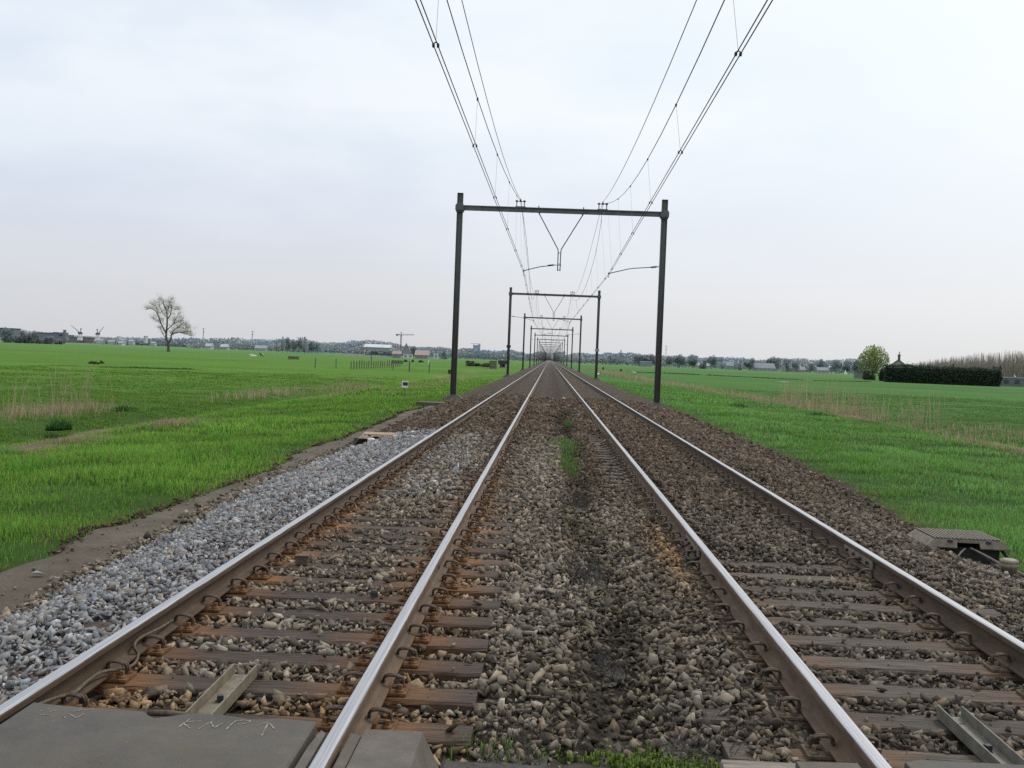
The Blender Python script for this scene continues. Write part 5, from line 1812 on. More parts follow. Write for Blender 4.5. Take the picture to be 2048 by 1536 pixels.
# individual skyline trees
for i_, (px, bp, tp, w, Y, c_, k, lab) in enumerate([
    (553, 703, 677, 5, 720, brown_t, 'poplar', 'slim bare poplar left of the poplar group in the left distance'),
    (565, 704, 674, 7, 700, brown_t, 'poplar', 'narrow brown poplar at the left end of the poplar group'),
    (575, 704, 671, 16, 690, brown_t, 'round', 'tall brown budding tree, highest of the poplar group'),
    (588, 705, 676, 14, 700, brown_t, 'round', 'brown budding tree just right of the highest one in the poplar group'),
    (600, 705, 672, 14, 690, (0.12, 0.13, 0.085), 'round', 'greenish tree in the middle of the poplar group'),
    (609, 705, 674, 10, 705, brown_t, 'poplar', 'upright brown tree right of the middle of the poplar group'),
    (623, 705, 678, 16, 690, (0.10, 0.14, 0.08), 'round', 'green tree near the right end of the poplar group'),
    (634, 706, 682, 12, 700, (0.10, 0.14, 0.08), 'round', 'small green tree closing the poplar group at right'),
    (828, 711, 687, 20, 640, (0.075, 0.135, 0.05), 'round', 'round green tree standing above the red-roofed farm'),
    (800, 711, 699, 13, 630, (0.06, 0.10, 0.04), 'round', 'low green tree left of the farmhouse gable'),
    (888, 716, 701, 14, 660, (0.04, 0.05, 0.045), 'conifer', 'dark fir right of the white box building'),
    (870, 713, 704, 10, 690, (0.05, 0.06, 0.055), 'round', 'dark small tree behind the white box building'),
    (768, 708, 690, 5, 900, darkg, 'poplar', 'short dark tree against the long white roof'),
    (780, 708, 690, 5, 900, darkg, 'poplar', 'dark upright tree at the right end of the long white roof'),
    (745, 712, 699, 30, 640, (0.075, 0.085, 0.06), 'bush', 'wide dull green bush before the long white roof'),
    (772, 713, 700, 26, 650, (0.09, 0.10, 0.06), 'bush', 'olive bush between the long white roof and the red shed'),
    (1241, 733, 706, 6, 900, (0.05, 0.07, 0.05), 'poplar', 'single tall thin poplar right of the second right mast'),
    (1223, 732, 713, 22, 930, (0.09, 0.095, 0.09), 'round', 'grey tree left of the single tall poplar'),
    (1205, 732, 716, 14, 930, (0.08, 0.085, 0.08), 'round', 'small grey tree by the second right mast'),
    (1280, 735, 711, 38, 780, (0.085, 0.085, 0.075), 'round', 'broad grey-brown tree left of the nearest right mast'),
    (1300, 736, 711, 30, 790, (0.10, 0.09, 0.08), 'round', 'grey-pink tree close to the nearest right mast'),
    (1338, 738, 714, 16, 740, (0.045, 0.06, 0.055), 'round', 'dark tree just right of the nearest right mast'),
    (1358, 738, 712, 34, 760, (0.095, 0.12, 0.07), 'round', 'green tree in the row right of the nearest right mast'),
    (1386, 739, 711, 28, 760, (0.12, 0.16, 0.08), 'round', 'light green rounded tree in the right skyline row'),
    (1406, 741, 722, 18, 740, (0.24, 0.155, 0.085), 'bush', 'orange-brown bush in the right skyline row'),
    (1424, 740, 713, 22, 750, (0.065, 0.085, 0.07), 'round', 'dark grey-green tree right of the orange bush'),
    (1500, 744, 719, 25, 740, (0.12, 0.155, 0.07), 'round', 'rounded light green tree left of the brown farm roof'),
    (1480, 744, 733, 9, 735, (0.04, 0.055, 0.045), 'conifer', 'small dark fir left of the rounded light green tree'),
    (1549, 745, 716, 32, 830, (0.10, 0.12, 0.085), 'round', 'large grey-green tree behind the brown farm roof'),
    (1573, 746, 719, 20, 770, (0.07, 0.115, 0.055), 'round', 'deep green tree right of the brown farm roof'),
    (1576, 747, 730, 8, 735, (0.03, 0.05, 0.04), 'conifer', 'narrow dark fir at the right end of the brown farm roof'),
    (1592, 746, 724, 16, 760, (0.11, 0.13, 0.085), 'round', 'pale green tree right of the narrow dark fir'),
    (1622, 748, 729, 14, 760, (0.10, 0.105, 0.085), 'round', 'small olive tree before the far grey houses at right'),
    (1641, 748, 719, 18, 790, (0.07, 0.07, 0.07), 'round', 'dark tall tree standing above the far grey houses at right'),
    (1672, 749, 721, 24, 780, (0.095, 0.09, 0.085), 'round', 'grey tree left of the willow, farthest from it'),
    (1694, 750, 722, 22, 790, (0.085, 0.085, 0.085), 'round', 'grey tree left of the willow, in the middle of three'),
    (1714, 751, 720, 24, 800, (0.10, 0.095, 0.095), 'round', 'grey tree left of the willow, nearest to it'),
    (13, 688, 657, 20, 640, (0.10, 0.125, 0.08), 'round', 'pale tree at the left edge of the picture'),
    (46, 689, 662, 16, 650, (0.13, 0.14, 0.11), 'round', 'pale budding tree in the copse at far left'),
    (60, 689, 667, 16, 655, (0.10, 0.13, 0.08), 'round', 'greenish tree in the copse at far left'),
    (70, 690, 664, 15, 650, (0.11, 0.135, 0.085), 'round', 'rightmost taller tree of the copse at far left'),
]):
    if px in (1745,): continue
    tree(k, px, bp + 3, tp, w * 1.1, Y, c_, lab, GR)
for i_, (px, w, tp, c_) in enumerate([(17, 26, 671, (0.05, 0.06, 0.05)), (42, 40, 673, (0.075, 0.095, 0.05)), (66, 40, 674, (0.085, 0.085, 0.06)), (92, 40, 673, (0.085, 0.105, 0.06)), (118, 36, 677, (0.08, 0.08, 0.06))]):
    lab = ['darkest bush at the left end of the far left thicket', 'green bush second from the left in the far left thicket', 'brownish bush in the middle of the far left thicket',
           'green bush right of the middle of the far left thicket', 'low bush closing the far left thicket at right'][i_]
    tree('bush', px, 691, tp, w, 640 + 12 * i_, c_, lab, GR)
# row of slim poplars beyond the farm
k = 0
for px in list(range(786, 862, 9)) + list(range(868, 906, 6)) + list(range(912, 1000, 11)):
    tp = 689 + (px - 786) * 0.045 + random.uniform(-2, 3)
    tree('poplar', px + random.uniform(-1.5, 1.5), tp + 20, tp, random.uniform(4, 6), 1100, (0.10, 0.09, 0.08), 'slim bare poplar in the hazy row beyond the farm', 'slim poplars in the hazy row beyond the farm')

# willow, hedge and cottage on the right
tree('willow', 1746, 763, 695, 58, 330, (0.20, 0.25, 0.085), 'yellow-green willow left of the long dark hedge', haze=False)
tree('bush', 1764, 765, 733, 22, 300, (0.03, 0.045, 0.022), 'dark green bush between the willow and the dark hedge', haze=False)
tree('bush', 1738, 764, 742, 30, 318, (0.07, 0.085, 0.05), 'low dull green shrub at the foot of the willow', haze=False)


def hedge():
    Y = 272
    x0, x1 = ux(1768, Y), ux(1998, Y)
    o = empty('hedge', ((x0 + x1) / 2, Y, -0.85), 'long tall dark green clipped hedge before the cottage', 'hedge')
    L = x1 - x0; hgt = 4.4
    n = 9000
    x = rng.uniform(-L / 2, L / 2, n); face = rng.random(n)
    y = np.where(face < 0.75, -1.0 + rng.normal(0, 0.12, n), rng.uniform(-1, 1, n)); z = np.where(face < 0.75, rng.uniform(0, 1, n), rng.uniform(0.93, 1.04, n))
    hh = hgt * (0.96 + 0.2 * (fbm(x, x * 0, 0.5, 4) - 0.4) + 0.05 * rng.normal(0, 1, n) * (rng.random(n) < 0.3))
    z = z * hh
    P = np.stack([x, y + 0.25 * (fbm(x, z, 0.5, 2) - 0.5), z], 1)
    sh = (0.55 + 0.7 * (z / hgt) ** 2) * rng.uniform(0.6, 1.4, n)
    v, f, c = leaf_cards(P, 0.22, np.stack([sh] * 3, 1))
    cr = np_mesh('foliage', v, f, M['leaf'], c, o); setcol(cr, (0.068, 0.098, 0.070))
    mb = MB(); mb.box((0, 0, hgt * 0.43), (L - 0.3, 1.5, hgt * 0.86)); q = mb.build('core', M['tint'], o); setcol(q, (0.010, 0.014, 0.009))
hedge()
tree('bush', 1990, 774, 724, 36, 276, (0.028, 0.045, 0.024), 'rounded dark conifer bush at the right end of the hedge', haze=False)
tree('conifer', 1906, 760, 722, 14, 330, (0.04, 0.055, 0.05), 'dark fir top rising behind the middle of the hedge', haze=False)
tree('bush', 1972, 758, 729, 40, 420, (0.24, 0.12, 0.10), 'reddish shrub behind the right part of the hedge', haze=False)


# ------------------------------------------------------------------ buildings and other far things
def house(px, bp, wpx, wall_h, roof_h, Y, wallc, roofc, label, name='house', depth=8.0, gable='x', windows=2, chimney=False, k=900.0, z=-0.85, cat='house', extra=0):
    """gable='x': the gable faces the camera; 'y': the roof slope faces the camera (sizes in metres except width in px)"""
    x = ux(px, Y); wd = wpx * Y / F
    o = empty(name, (x, Y, z), label, cat, None, -math.atan2(x, Y) if Y < 500 or gable == 'x' else 0.0)
    mb = MB(); mb.box((0, depth / 2, wall_h / 2), (wd, depth, wall_h))
    if gable == 'x' and roof_h > 0:
        mb.add([(-wd / 2, 0.0, wall_h), (wd / 2, 0.0, wall_h), (0, 0.0, wall_h + roof_h)], [(0, 1, 2)])
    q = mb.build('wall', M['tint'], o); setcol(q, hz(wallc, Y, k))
    mb = MB(); e = 0.35
    if roof_h <= 0:
        mb.box((0, depth / 2, wall_h + 0.15), (wd + 0.4, depth + 0.4, 0.3))
    elif gable == 'x':
        t = 0.25
        for s in (-1, 1):
            mb.add([(0, -e, wall_h + roof_h + t), (s * (wd / 2 + e), -e, wall_h - 0.2 + t), (s * (wd / 2 + e), depth + e, wall_h - 0.2 + t), (0, depth + e, wall_h + roof_h + t),
                    (0, -e, wall_h + roof_h), (s * (wd / 2 + e), -e, wall_h - 0.2), (s * (wd / 2 + e), depth + e, wall_h - 0.2), (0, depth + e, wall_h + roof_h)],
                   [(0, 1, 2, 3), (4, 7, 6, 5), (0, 4, 5, 1), (1, 5, 6, 2), (3, 2, 6, 7)])
    else:
        mb.add([(-wd / 2 - e, -e, wall_h - 0.1), (wd / 2 + e, -e, wall_h - 0.1), (wd / 2 + e, depth / 2, wall_h + roof_h), (-wd / 2 - e, depth / 2, wall_h + roof_h), (-wd / 2 - e, depth + e, wall_h - 0.1), (wd / 2 + e, depth + e, wall_h - 0.1)],
               [(0, 1, 2, 3), (3, 2, 5, 4), (0, 3, 4), (1, 5, 2)])
    rf = mb.build('roof', M['tint'], o); setcol(rf, hz(roofc, Y, k))
    for i_ in range(windows):
        xx = -wd / 2 + wd * (i_ + 0.5) / windows
        mb = MB(); mb.box((xx, -0.02, wall_h * 0.55), (min(1.2, wd * 0.5 / windows), 0.05, min(1.4, wall_h * 0.45)))
        q = mb.build('window', M['tint'], o); setcol(q, hz((0.05, 0.06, 0.07), Y, k))
    if chimney:
        mb = MB(); mb.box((0.1, 0.8, wall_h + roof_h + 0.6), (0.7, 0.7, 1.5)); mb.box((0.1, 0.8, wall_h + roof_h + 1.4), (0.95, 0.95, 0.2)); mb.tube([(0.1, 0.8, wall_h + roof_h + 1.5), (0.1, 0.8, wall_h + roof_h + 2.3)], 0.12, 6)
        q = mb.build('chimney', M['tint'], rf); setcol(q, hz((0.12, 0.11, 0.11), Y, k))
    return o


whitew, redr, greyr = (0.62, 0.62, 0.60), (0.34, 0.13, 0.085), (0.16, 0.15, 0.15)
house(1796, 745, 38, 3.9, 2.1, 300, (0.42, 0.39, 0.37), (0.10, 0.065, 0.06), 'cottage gable with brown roof and chimney behind the dark hedge', chimney=True, k=5000, windows=1, depth=9)
house(1720, 765, 22, 2.3, 0, 365, (0.20, 0.20, 0.20), (0.05, 0.055, 0.055), 'low grey hut with flat dark roof left of the willow', 'hut', 4, windows=0, k=4000, cat='hut')
house(2035, 775, 60, 2.2, 0, 285, (0.16, 0.17, 0.17), (0.34, 0.36, 0.37), 'low dark shed with pale flat roof at the right edge', 'shed', 3, windows=3, k=4000, cat='shed')
house(812, 712, 12, 4.2, 4.6, 625, (0.20, 0.10, 0.075), redr, 'red brick farmhouse gable left of the round green tree', 'farmhouse', 12, windows=2, chimney=False, cat='farmhouse')
house(793, 713, 16, 2.3, 1.7, 600, (0.10, 0.085, 0.08), (0.42, 0.17, 0.13), 'red-roofed open shed left of the farmhouse', 'shed', 6, 'y', windows=1, cat='shed')
house(816, 716, 20, 2.3, 0, 590, (0.8, 0.8, 0.8), (0.6, 0.6, 0.6), 'white flat shed in front of the farmhouse', 'shed', 5, windows=2, cat='shed')
house(843, 716, 26, 2.2, 2.6, 605, (0.19, 0.14, 0.12), (0.46, 0.20, 0.12), 'long orange-roofed barn right of the farmhouse', 'barn', 8, 'y', windows=3, cat='barn')
house(872, 717, 10, 3.2, 0, 620, (0.85, 0.85, 0.85), (0.8, 0.8, 0.8), 'small white box building right of the farm', 'white_building', 4, windows=1, cat='building')
house(753, 706, 52, 2.2, 2.2, 800, (0.18, 0.17, 0.16), (0.95, 0.95, 0.95), 'long barn with white roof behind bushes left of the farm', 'barn', 14, 'y', windows=6, cat='barn', z=3.6)
house(735, 716, 92, 0.75, 0, 610, (0.72, 0.72, 0.70), (0.72, 0.72, 0.70), 'low white wall along the far meadow edge left of the farm', 'garden_wall', 0.6, windows=0, cat='wall')
house(520, 696, 22, 2.6, 2.6, 980, (0.22, 0.22, 0.27), (0.25, 0.24, 0.25), 'dark house with pale gable left of the poplar group', windows=2, gable='y')
house(416, 692, 12, 2.8, 2.2, 900, whitew, (0.5, 0.5, 0.5), 'small white house farthest left of the hamlet right of the lone tree', windows=2, gable='y')
house(432, 693, 14, 2.6, 2.4, 920, (0.12, 0.11, 0.11), (0.16, 0.15, 0.16), 'dark house in the middle of the hamlet right of the lone tree', windows=2)
house(447, 694, 14, 2.6, 2.2, 900, (0.3, 0.28, 0.27), (0.62, 0.62, 0.62), 'house with pale roof at the right of the hamlet near the lone tree', windows=2, gable='y')
house(378, 688, 10, 4.0, 0, 1200, (0.7, 0.7, 0.7), (0.6, 0.6, 0.6), 'small white block house between the lone tree and the left pylon', windows=2)
for i_, (px, w, h_, c_) in enumerate([(198, 12, 4, (0.7, 0.7, 0.66)), (222, 14, 3, (0.55, 0.5, 0.45)), (236, 5, 7, (0.8, 0.8, 0.8)), (244, 8, 5, (0.45, 0.55, 0.6)), (261, 9, 4.5, (0.62, 0.6, 0.6)), (289, 4, 9, (0.75, 0.75, 0.75)), (305, 8, 3, (0.6, 0.6, 0.6))]):
    labs = ['low white house below the right dock crane', 'wide beige house right of the dock cranes', 'narrow tall white house left of the lone tree, nearest the cranes', 'pale blue house amid the far left woods',
            'whitish house midway between the dock cranes and the lone tree', 'slender white tower house just left of the lone tree', 'low white house at the foot of the lone tree']
    house(px, 690, w, h_, 2.0 if w > 5 else 0, 1350, c_, (0.22, 0.22, 0.23), labs[i_], windows=2, gable='y', z=2.5 if i_ in (2, 5) else 0)
house(207, 690, 8, 2.0, 1.2, 1050, (0.45, 0.33, 0.30), (0.4, 0.3, 0.28), 'small pinkish house in the meadow left of the lone tree', windows=1)
house(240, 690, 8, 2.6, 1.5, 1000, (0.75, 0.75, 0.75), (0.28, 0.27, 0.28), 'small white cottage with dark roof in the left meadow', windows=2, gable='y')
# right side houses
house(1460, 744, 14, 3.0, 3.0, 800, (0.17, 0.15, 0.17), (0.14, 0.125, 0.14), 'dark house amid the right skyline left of the small fir', windows=2, gable='y')
house(1530, 746, 40, 2.2, 3.4, 740, (0.34, 0.30, 0.27), (0.135, 0.105, 0.10), 'long farm with dark brown roof on the right skyline', 'farmhouse', 10, 'y', windows=5, cat='farmhouse')
house(1567, 747, 8, 3.6, 2.4, 735, (0.26, 0.20, 0.18), (0.13, 0.10, 0.10), 'brown gabled house at the right end of the long farm', windows=1)
house(1600, 748, 22, 2.0, 2.0, 760, (0.30, 0.24, 0.24), (0.24, 0.17, 0.16), 'low reddish house right of the narrow dark fir', windows=3, gable='y')
house(1618, 748, 8, 6.5, 0, 900, (0.62, 0.62, 0.62), (0.5, 0.5, 0.5), 'pale block house behind the small olive tree', windows=2)
house(1647, 749, 22, 2.2, 2.2, 780, (0.40, 0.33, 0.24), (0.17, 0.16, 0.17), 'house with ochre wall below the dark tall tree at right', windows=3, gable='y')
house(1405, 741, 26, 2.2, 2.0, 810, (0.25, 0.22, 0.21), (0.30, 0.26, 0.24), 'low tiled house behind the orange-brown bush', windows=2, gable='y')
house(1292, 736, 24, 3.4, 0, 760, (0.09, 0.10, 0.10), (0.85, 0.85, 0.85), 'long low building with white roof edge left of the nearest right mast', 'greenhouse', 8, windows=3, cat='greenhouse')
# white tent-like thing
x = ux(1692, 770)
o = empty('white_tent', (x, 770, -0.85), 'small white pointed tent before the grey trees left of the willow', 'tent')
mb = MB(); mb.add([(-1.1, 0, 0), (1.1, 0, 0), (0.9, 2, 0), (-0.9, 2, 0), (-0.2, 0.8, 3.2)], [(3, 2, 1, 0), (0, 1, 4), (1, 2, 4), (2, 3, 4), (3, 0, 4)]); mb.build('canvas', M['white'], o)
mb = MB(); mb.tube([(-0.2, 0.8, 3.1), (-0.2, 0.8, 3.8)], 0.08, 6); mb.build('tent_pole', M['rod'], o)

# factory and shipyard at far left
o = empty('factory', (ux(110, 1500), 1500, 2.0), 'long grey-blue factory hall with stepped dark roof at far left', 'factory')
for (x0, x1, z0, z1, c_) in ((-24, 4, 0, 8.5, (0.22, 0.24, 0.30)), (4, 12, 0, 9.5, (0.2, 0.22, 0.28)), (12, 20, 0, 6.5, (0.24, 0.26, 0.31))):
    mb = MB(); mb.box(((x0 + x1) / 2, 0, (z0 + z1) / 2), (x1 - x0, 30, z1 - z0)); q = mb.build('hall', M['tint'], o); setcol(q, c_)
    mb = MB(); mb.box(((x0 + x1) / 2, 0, z1 + 0.9), (x1 - x0 + 0.6, 31, 1.8)); q = mb.build('roof', M['tint'], o); setcol(q, (0.14, 0.15, 0.20))
mb = MB(); mb.box((0, 0, 0), (10, 3, 1.6), mat=Matrix.Rotation(-0.42, 3, 'Y')); q = mb.build('conveyor', M['tint'], o); q.location = (16.5, -16, 9.5); setcol(q, (0.17, 0.18, 0.23))
mb = MB(); mb.box((21, -16, 7.5), (3.2, 3.2, 15)); q = mb.build('tower', M['tint'], o); setcol(q, (0.19, 0.20, 0.26))
o = empty('factory', (ux(8, 1450), 1450, 3.0), 'dark flat-roofed hall behind trees at the left edge', 'factory')
mb = MB(); mb.box((0, 0, 6), (36, 20, 12)); q = mb.build('hall', M['tint'], o); setcol(q, (0.17, 0.18, 0.23))
mb = MB(); mb.box((0, 0, 12.5), (37, 21, 1.2)); q = mb.build('roof', M['tint'], o); setcol(q, (0.12, 0.13, 0.17))
o = empty('quay_shed', (ux(165, 1490), 1490, 0), 'long low rust-brown quay shed below the dock cranes', 'shed')
mb = MB(); mb.box((0, 0, 3.5), (34, 10, 7)); q = mb.build('hall', M['tint'], o); setcol(q, (0.24, 0.20, 0.22))
mb = MB(); mb.box((0, 0, 7.3), (35, 11, 0.8)); q = mb.build('roof', M['tint'], o); setcol(q, (0.18, 0.15, 0.17))


def dock_crane(px, jib, label):
    o = empty('dock_crane', (ux(px, 1480), 1480, 3.0), label, 'crane', 'dock cranes at far left')
    mb = MB()
    for sx in (-1, 1):
        for sy in (-1, 1):
            mb.tube([(sx * 2.6, sy * 2.6, 0), (sx * 1.2, sy * 1.2, 9)], 0.5, 6)
    mb.box((0, 0, 2.0), (5.4, 5.4, 3.6)); q = mb.build('portal_base', M['tint'], o); setcol(q, (0.75, 0.76, 0.78))
    mb = MB(); mb.box((0.4 * jib, 0, 10.3), (4.6, 3.2, 2.8)); mb.box((-1.8 * jib, 0, 9.8), (2.4, 2.8, 1.8)); q = mb.build('cabin', M['tint'], o); setcol(q, (0.10, 0.13, 0.22))
    mb = MB(); mb.tube([(-0.3 * jib, 0, 11), (-0.9 * jib, 0, 17.0)], 0.55, 5); mb.box((-0.9 * jib, 0, 16), (1.4, 1.0, 1.6)); q = mb.build('mast', M['tint'], o); setcol(q, (0.13, 0.16, 0.24))
    mb = MB(); mb.tube([(1.0 * jib, 0, 11), (13.5 * jib, 0, 21.0) if jib < 0 else (8.5 * jib, 0, 20.5)], [0.55, 0.3], 5); q = mb.build('jib', M['tint'], o); setcol(q, (0.17, 0.19, 0.25))


dock_crane(160, -1, 'dock crane with its jib raised to the left')
dock_crane(195, 1, 'dock crane with its jib raised to the right')


def lattice(mb, p0, p1, w, n=8, r=0.09):
    P0, P1 = Vector(p0), Vector(p1); d = (P1 - P0).normalized(); a = d.orthogonal().normalized() * w / 2; b_ = d.cross(a)
    cs = [a + b_, a - b_, -a - b_, b_ - a]
    for c_ in cs: mb.tube([P0 + c_, P1 + c_], r, 4)
    for i_ in range(n):
        q0 = P0 + (P1 - P0) * i_ / n; q1 = P0 + (P1 - P0) * (i_ + 1) / n
        for k in range(4):
            mb.tube([q0 + cs[k], q1 + cs[(k + 1) % 4]], r * 0.7, 3)


o = empty('tower_crane', (ux(801, 1400), 1400, -0.8), 'tower crane with long horizontal jib above the farm', 'crane')
cc_ = (0.25, 0.235, 0.23)
mb = MB(); lattice(mb, (0, 0, 0), (0, 0, 27), 1.2, 10, 0.2); q = mb.build('tower', M['tint'], o); setcol(q, cc_)
mb = MB(); lattice(mb, (1.0, 0, 27.3), (17, 0, 27.8), 1.0, 8, 0.13); q = mb.build('jib', M['tint'], o); setcol(q, (0.42, 0.40, 0.40))
mb = MB(); lattice(mb, (-6.8, 0, 27), (-1, 0, 27.3), 1.0, 4, 0.18); mb.box((-5.6, 0, 26.6), (2.2, 1.6, 2.0)); q = mb.build('counterweight', M['tint'], o); setcol(q, (0.16, 0.15, 0.16))
mb = MB(); lattice(mb, (0, 0, 27), (0, 0, 31), 0.6, 3, 0.15); mb.box((0.5, -0.8, 26.2), (1.5, 1.2, 1.8)); q = mb.build('cabin', M['tint'], o); setcol(q, cc_)

o = empty('tower_block', (ux(953, 2400), 2400, -0.8), 'pale blue tower block in the haze left of the track end', 'tower block')
mb = MB(); mb.box((0, 0, 14), (15, 14, 28)); mb.box((5, 0, 29), (5, 10, 2.5)); q = mb.build('wall', M['tint'], o); setcol(q, (0.33, 0.40, 0.50))
for j in range(7):
    mb = MB(); mb.box((0, -7.05, 3 + 3.7 * j), (13.5, 0.2, 1.5)); q = mb.build('window_band', M['tint'], o); setcol(q, (0.27, 0.34, 0.44))
o = empty('tower_crane', (ux(946, 2300), 2300, -0.8), 'faint tower crane beside the pale blue tower block', 'crane')
mb = MB(); lattice(mb, (0, 0, 0), (0, 0, 30), 1.0, 8, 0.16); q = mb.build('tower', M['tint'], o); setcol(q, (0.5, 0.5, 0.52))
mb = MB(); lattice(mb, (-6, 0, 30), (16, 0, 30), 0.9, 8, 0.14); q = mb.build('jib', M['tint'], o); setcol(q, (0.5, 0.5, 0.52))


def pylon(px, base, top, Y, label, c_=(0.36, 0.36, 0.38)):
    hh = (base - top) * Y / F
    o = empty('pylon', (ux(px, Y), Y, -0.8), label, 'pylon', 'high voltage pylons on the skyline')
    mb = MB()
    for sx in (-1, 1):
        for sy in (-1, 1):
            mb.tube([(sx * 2.2, sy * 2.2, 0), (sx * 0.7, sy * 0.7, hh * 0.6), (sx * 0.25, sy * 0.25, hh)], 0.17, 4)
    for k in range(9):
        z0, z1 = hh * k / 9, hh * (k + 1) / 9
        w0 = 2.2 - 1.95 * min(1, k / 8); w1 = 2.2 - 1.95 * min(1, (k + 1) / 8)
        mb.tube([(-w0, -w0, z0), (w1, -w1, z1)], 0.1, 3); mb.tube([(w0, -w0, z0), (-w1, -w1, z1)], 0.1, 3)
    q = mb.build('tower', M['tint'], o, fix=False); setcol(q, c_)
    for z, w in ((0.97, 3.6), (0.80, 3.0)):
        mb = MB(); mb.tube([(-w, 0, hh * z), (0, 0, hh * z + 0.6), (w, 0, hh * z)], 0.2, 4); mb.tube([(-w, 0, hh * z), (w, 0, hh * z)], 0.14, 4)
        q = mb.build('crossarm', M['tint'], o, fix=False); setcol(q, c_)


pylon(406, 694, 655, 1800, 'high voltage pylon right of the lone tree, nearest to it')
pylon(504, 698, 661, 1900, 'high voltage pylon left of the poplar group')
pylon(1331, 733, 694, 2000, 'thin faint mast behind the nearest right mast', (0.5, 0.5, 0.51))
pylon(1463, 738, 716, 2200, 'short faint pylon above the right skyline houses', (0.5, 0.5, 0.51))


# ------------------------------------------------------------------ fences, animals and small things in the meadows
WOODC = (0.15, 0.14, 0.12)
def fence(posts, label, hgt=1.15, wire=True, name='fence'):
    x0, y0 = posts[0][:2]
    o = empty(name, (x0, y0, -0.8), label, 'fence')
    for (x, y, hs) in posts:
        mb = MB(); mb.tube([(x - x0, y - y0, -0.2), (x - x0 + random.uniform(-.05, .05), y - y0, hgt * hs)], 0.085, 6); q = mb.build('post', M['tint'], o); setcol(q, tuple(random.uniform(0.8, 1.3) * c_ for c_ in WOODC))
    if wire:
        for zz in (0.5, 0.95):
            mb = MB(); mb.tube([(x - x0, y - y0, hgt * zz) for x, y, _ in posts], 0.006, 4); q = mb.build('wire', M['tint'], o); setcol(q, (0.2, 0.2, 0.2))
    return o


row = []
for k in range(22):
    px = 702 + 98 * (k / 21) ** 0.92; py = 737.5 - 3.5 * k / 21
    q = gp(px, py, -0.8); row.append((q[0], q[1], 1.9 if k == 8 else random.uniform(0.85, 1.1)))
fence(row, 'row of close dark fence posts crossing the left meadow before the farm')
fence([tuple(gp(px, py, -0.8)[:2]) + (1.2,) for px, py in ((630, 735.5), (672, 736))], 'pair of fence posts with wire left of the long post row')
fence([tuple(gp(px, py, -0.8)[:2]) + (1.25,) for px, py in ((786, 739), (818.5, 743), (858, 745))], 'three thin fence posts leading to the nearest left mast')


def pen(px0, px1, bp, tp, label, name='cattle_pen', c_=(0.13, 0.115, 0.10), nn=9):
    a, b_ = gp(px0, bp, -0.8), gp(px1, bp + (px1 - px0) * 0.039, -0.8)
    Y = (a[1] + b_[1]) / 2; hgt = (bp - tp) * Y / F
    xa, xb = ux(px0, Y), ux(px1, Y)
    o = empty(name, ((xa + xb) / 2, Y, -0.8), label, 'pen')
    for k in range(nn):
        x = (xa - xb) / 2 + (xb - xa) * k / (nn - 1)
        mb = MB(); mb.box((x, 0, hgt / 2), (0.16, 0.12, hgt * random.uniform(0.9, 1.1))); q = mb.build('picket', M['tint'], o); setcol(q, tuple(v_ * random.uniform(0.8, 1.25) for v_ in c_))
    for zz in (0.3, 0.62, 0.92):
        mb = MB(); mb.box((0, -0.1, hgt * zz), (xb - xa, 0.06, 0.16)); q = mb.build('rail_board', M['tint'], o); setcol(q, c_)


pen(577.5, 598, 718.5, 712.5, 'dark wooden hurdle pen in the left meadow below the poplar group')
pen(785, 806, 727.5, 720.5, 'brown board pen in the left meadow before the farm')
pen(980, 993, 738, 721, 'wooden slat gate at the bank left of the second left mast', 'slat_gate', (0.11, 0.09, 0.085), 7)
# dark hut with a pale culvert box behind the second left mast
Y = 262
o = empty('culvert_house', (ux(1006, Y), Y, -0.85), 'dark flat hut on pale concrete sides left of the second left mast', 'hut')
mb = MB(); mb.box((0, 0, 1.35), (2.2, 2.2, 0.9)); q = mb.build('upper_wall', M['tint'], o); setcol(q, (0.06, 0.062, 0.068))
mb = MB(); mb.box((-0.85, -0.2, 0.45), (0.35, 2, 0.9)); mb.box((0.85, -0.2, 0.45), (0.35, 2, 0.9)); mb.box((0, 0.4, 0.45), (1.4, 0.8, 0.9)); q = mb.build('side_wall', M['tint'], o); setcol(q, (0.42, 0.44, 0.38))
mb = MB(); mb.box((0.15, -0.05, 0.5), (0.7, 0.1, 0.35)); q = mb.build('opening', M['black'], o)
tree('bush', 948, 736, 723, 44, 268, (0.11, 0.115, 0.09), 'dark heap of brushwood beside the slat gate', name='brush_heap', haze=False, cat='brushwood')
tree('bush', 972, 738, 726, 22, 258, (0.18, 0.145, 0.12), 'brown heap of brushwood against the slat gate', name='brush_heap', haze=False, cat='brushwood')
for i_, (px, bp, tp, w) in enumerate([(812, 729, 723, 14), (826, 729, 722, 12), (842, 729, 723, 14)]):
    tree('bush', px, bp, tp, w, 330, (0.10, 0.12, 0.09), ['small dark bush right of the brown board pen', 'small dark bush in the middle between board pen and white post', 'small dark bush left of the white post'][i_], haze=False)
q = gp(857, 728, -0.8); o = empty('marker_post', (q[0], q[1], -0.85), 'white marker post in the left meadow right of the small bushes', 'post')
mb = MB(); mb.tube([(0, 0, 0), (0, 0, 0.95)], 0.12, 8); mb.lathe((0, 0, 0.95), [(0.14, 0), (0.14, 0.08), (0.03, 0.16)], 8); mb.build('post', M['white'], o)
q = gp(1256, 746, -0.8); o = empty('marker_post', (q[0], q[1], -0.85), 'orange marker post at the ditch left of the nearest right mast', 'post')
mb = MB(); mb.tube([(0, 0, 0), (0, 0, 0.5)], 0.06, 6); w_ = mb.build('post', M['tint'], o); setcol(w_, WOODC)
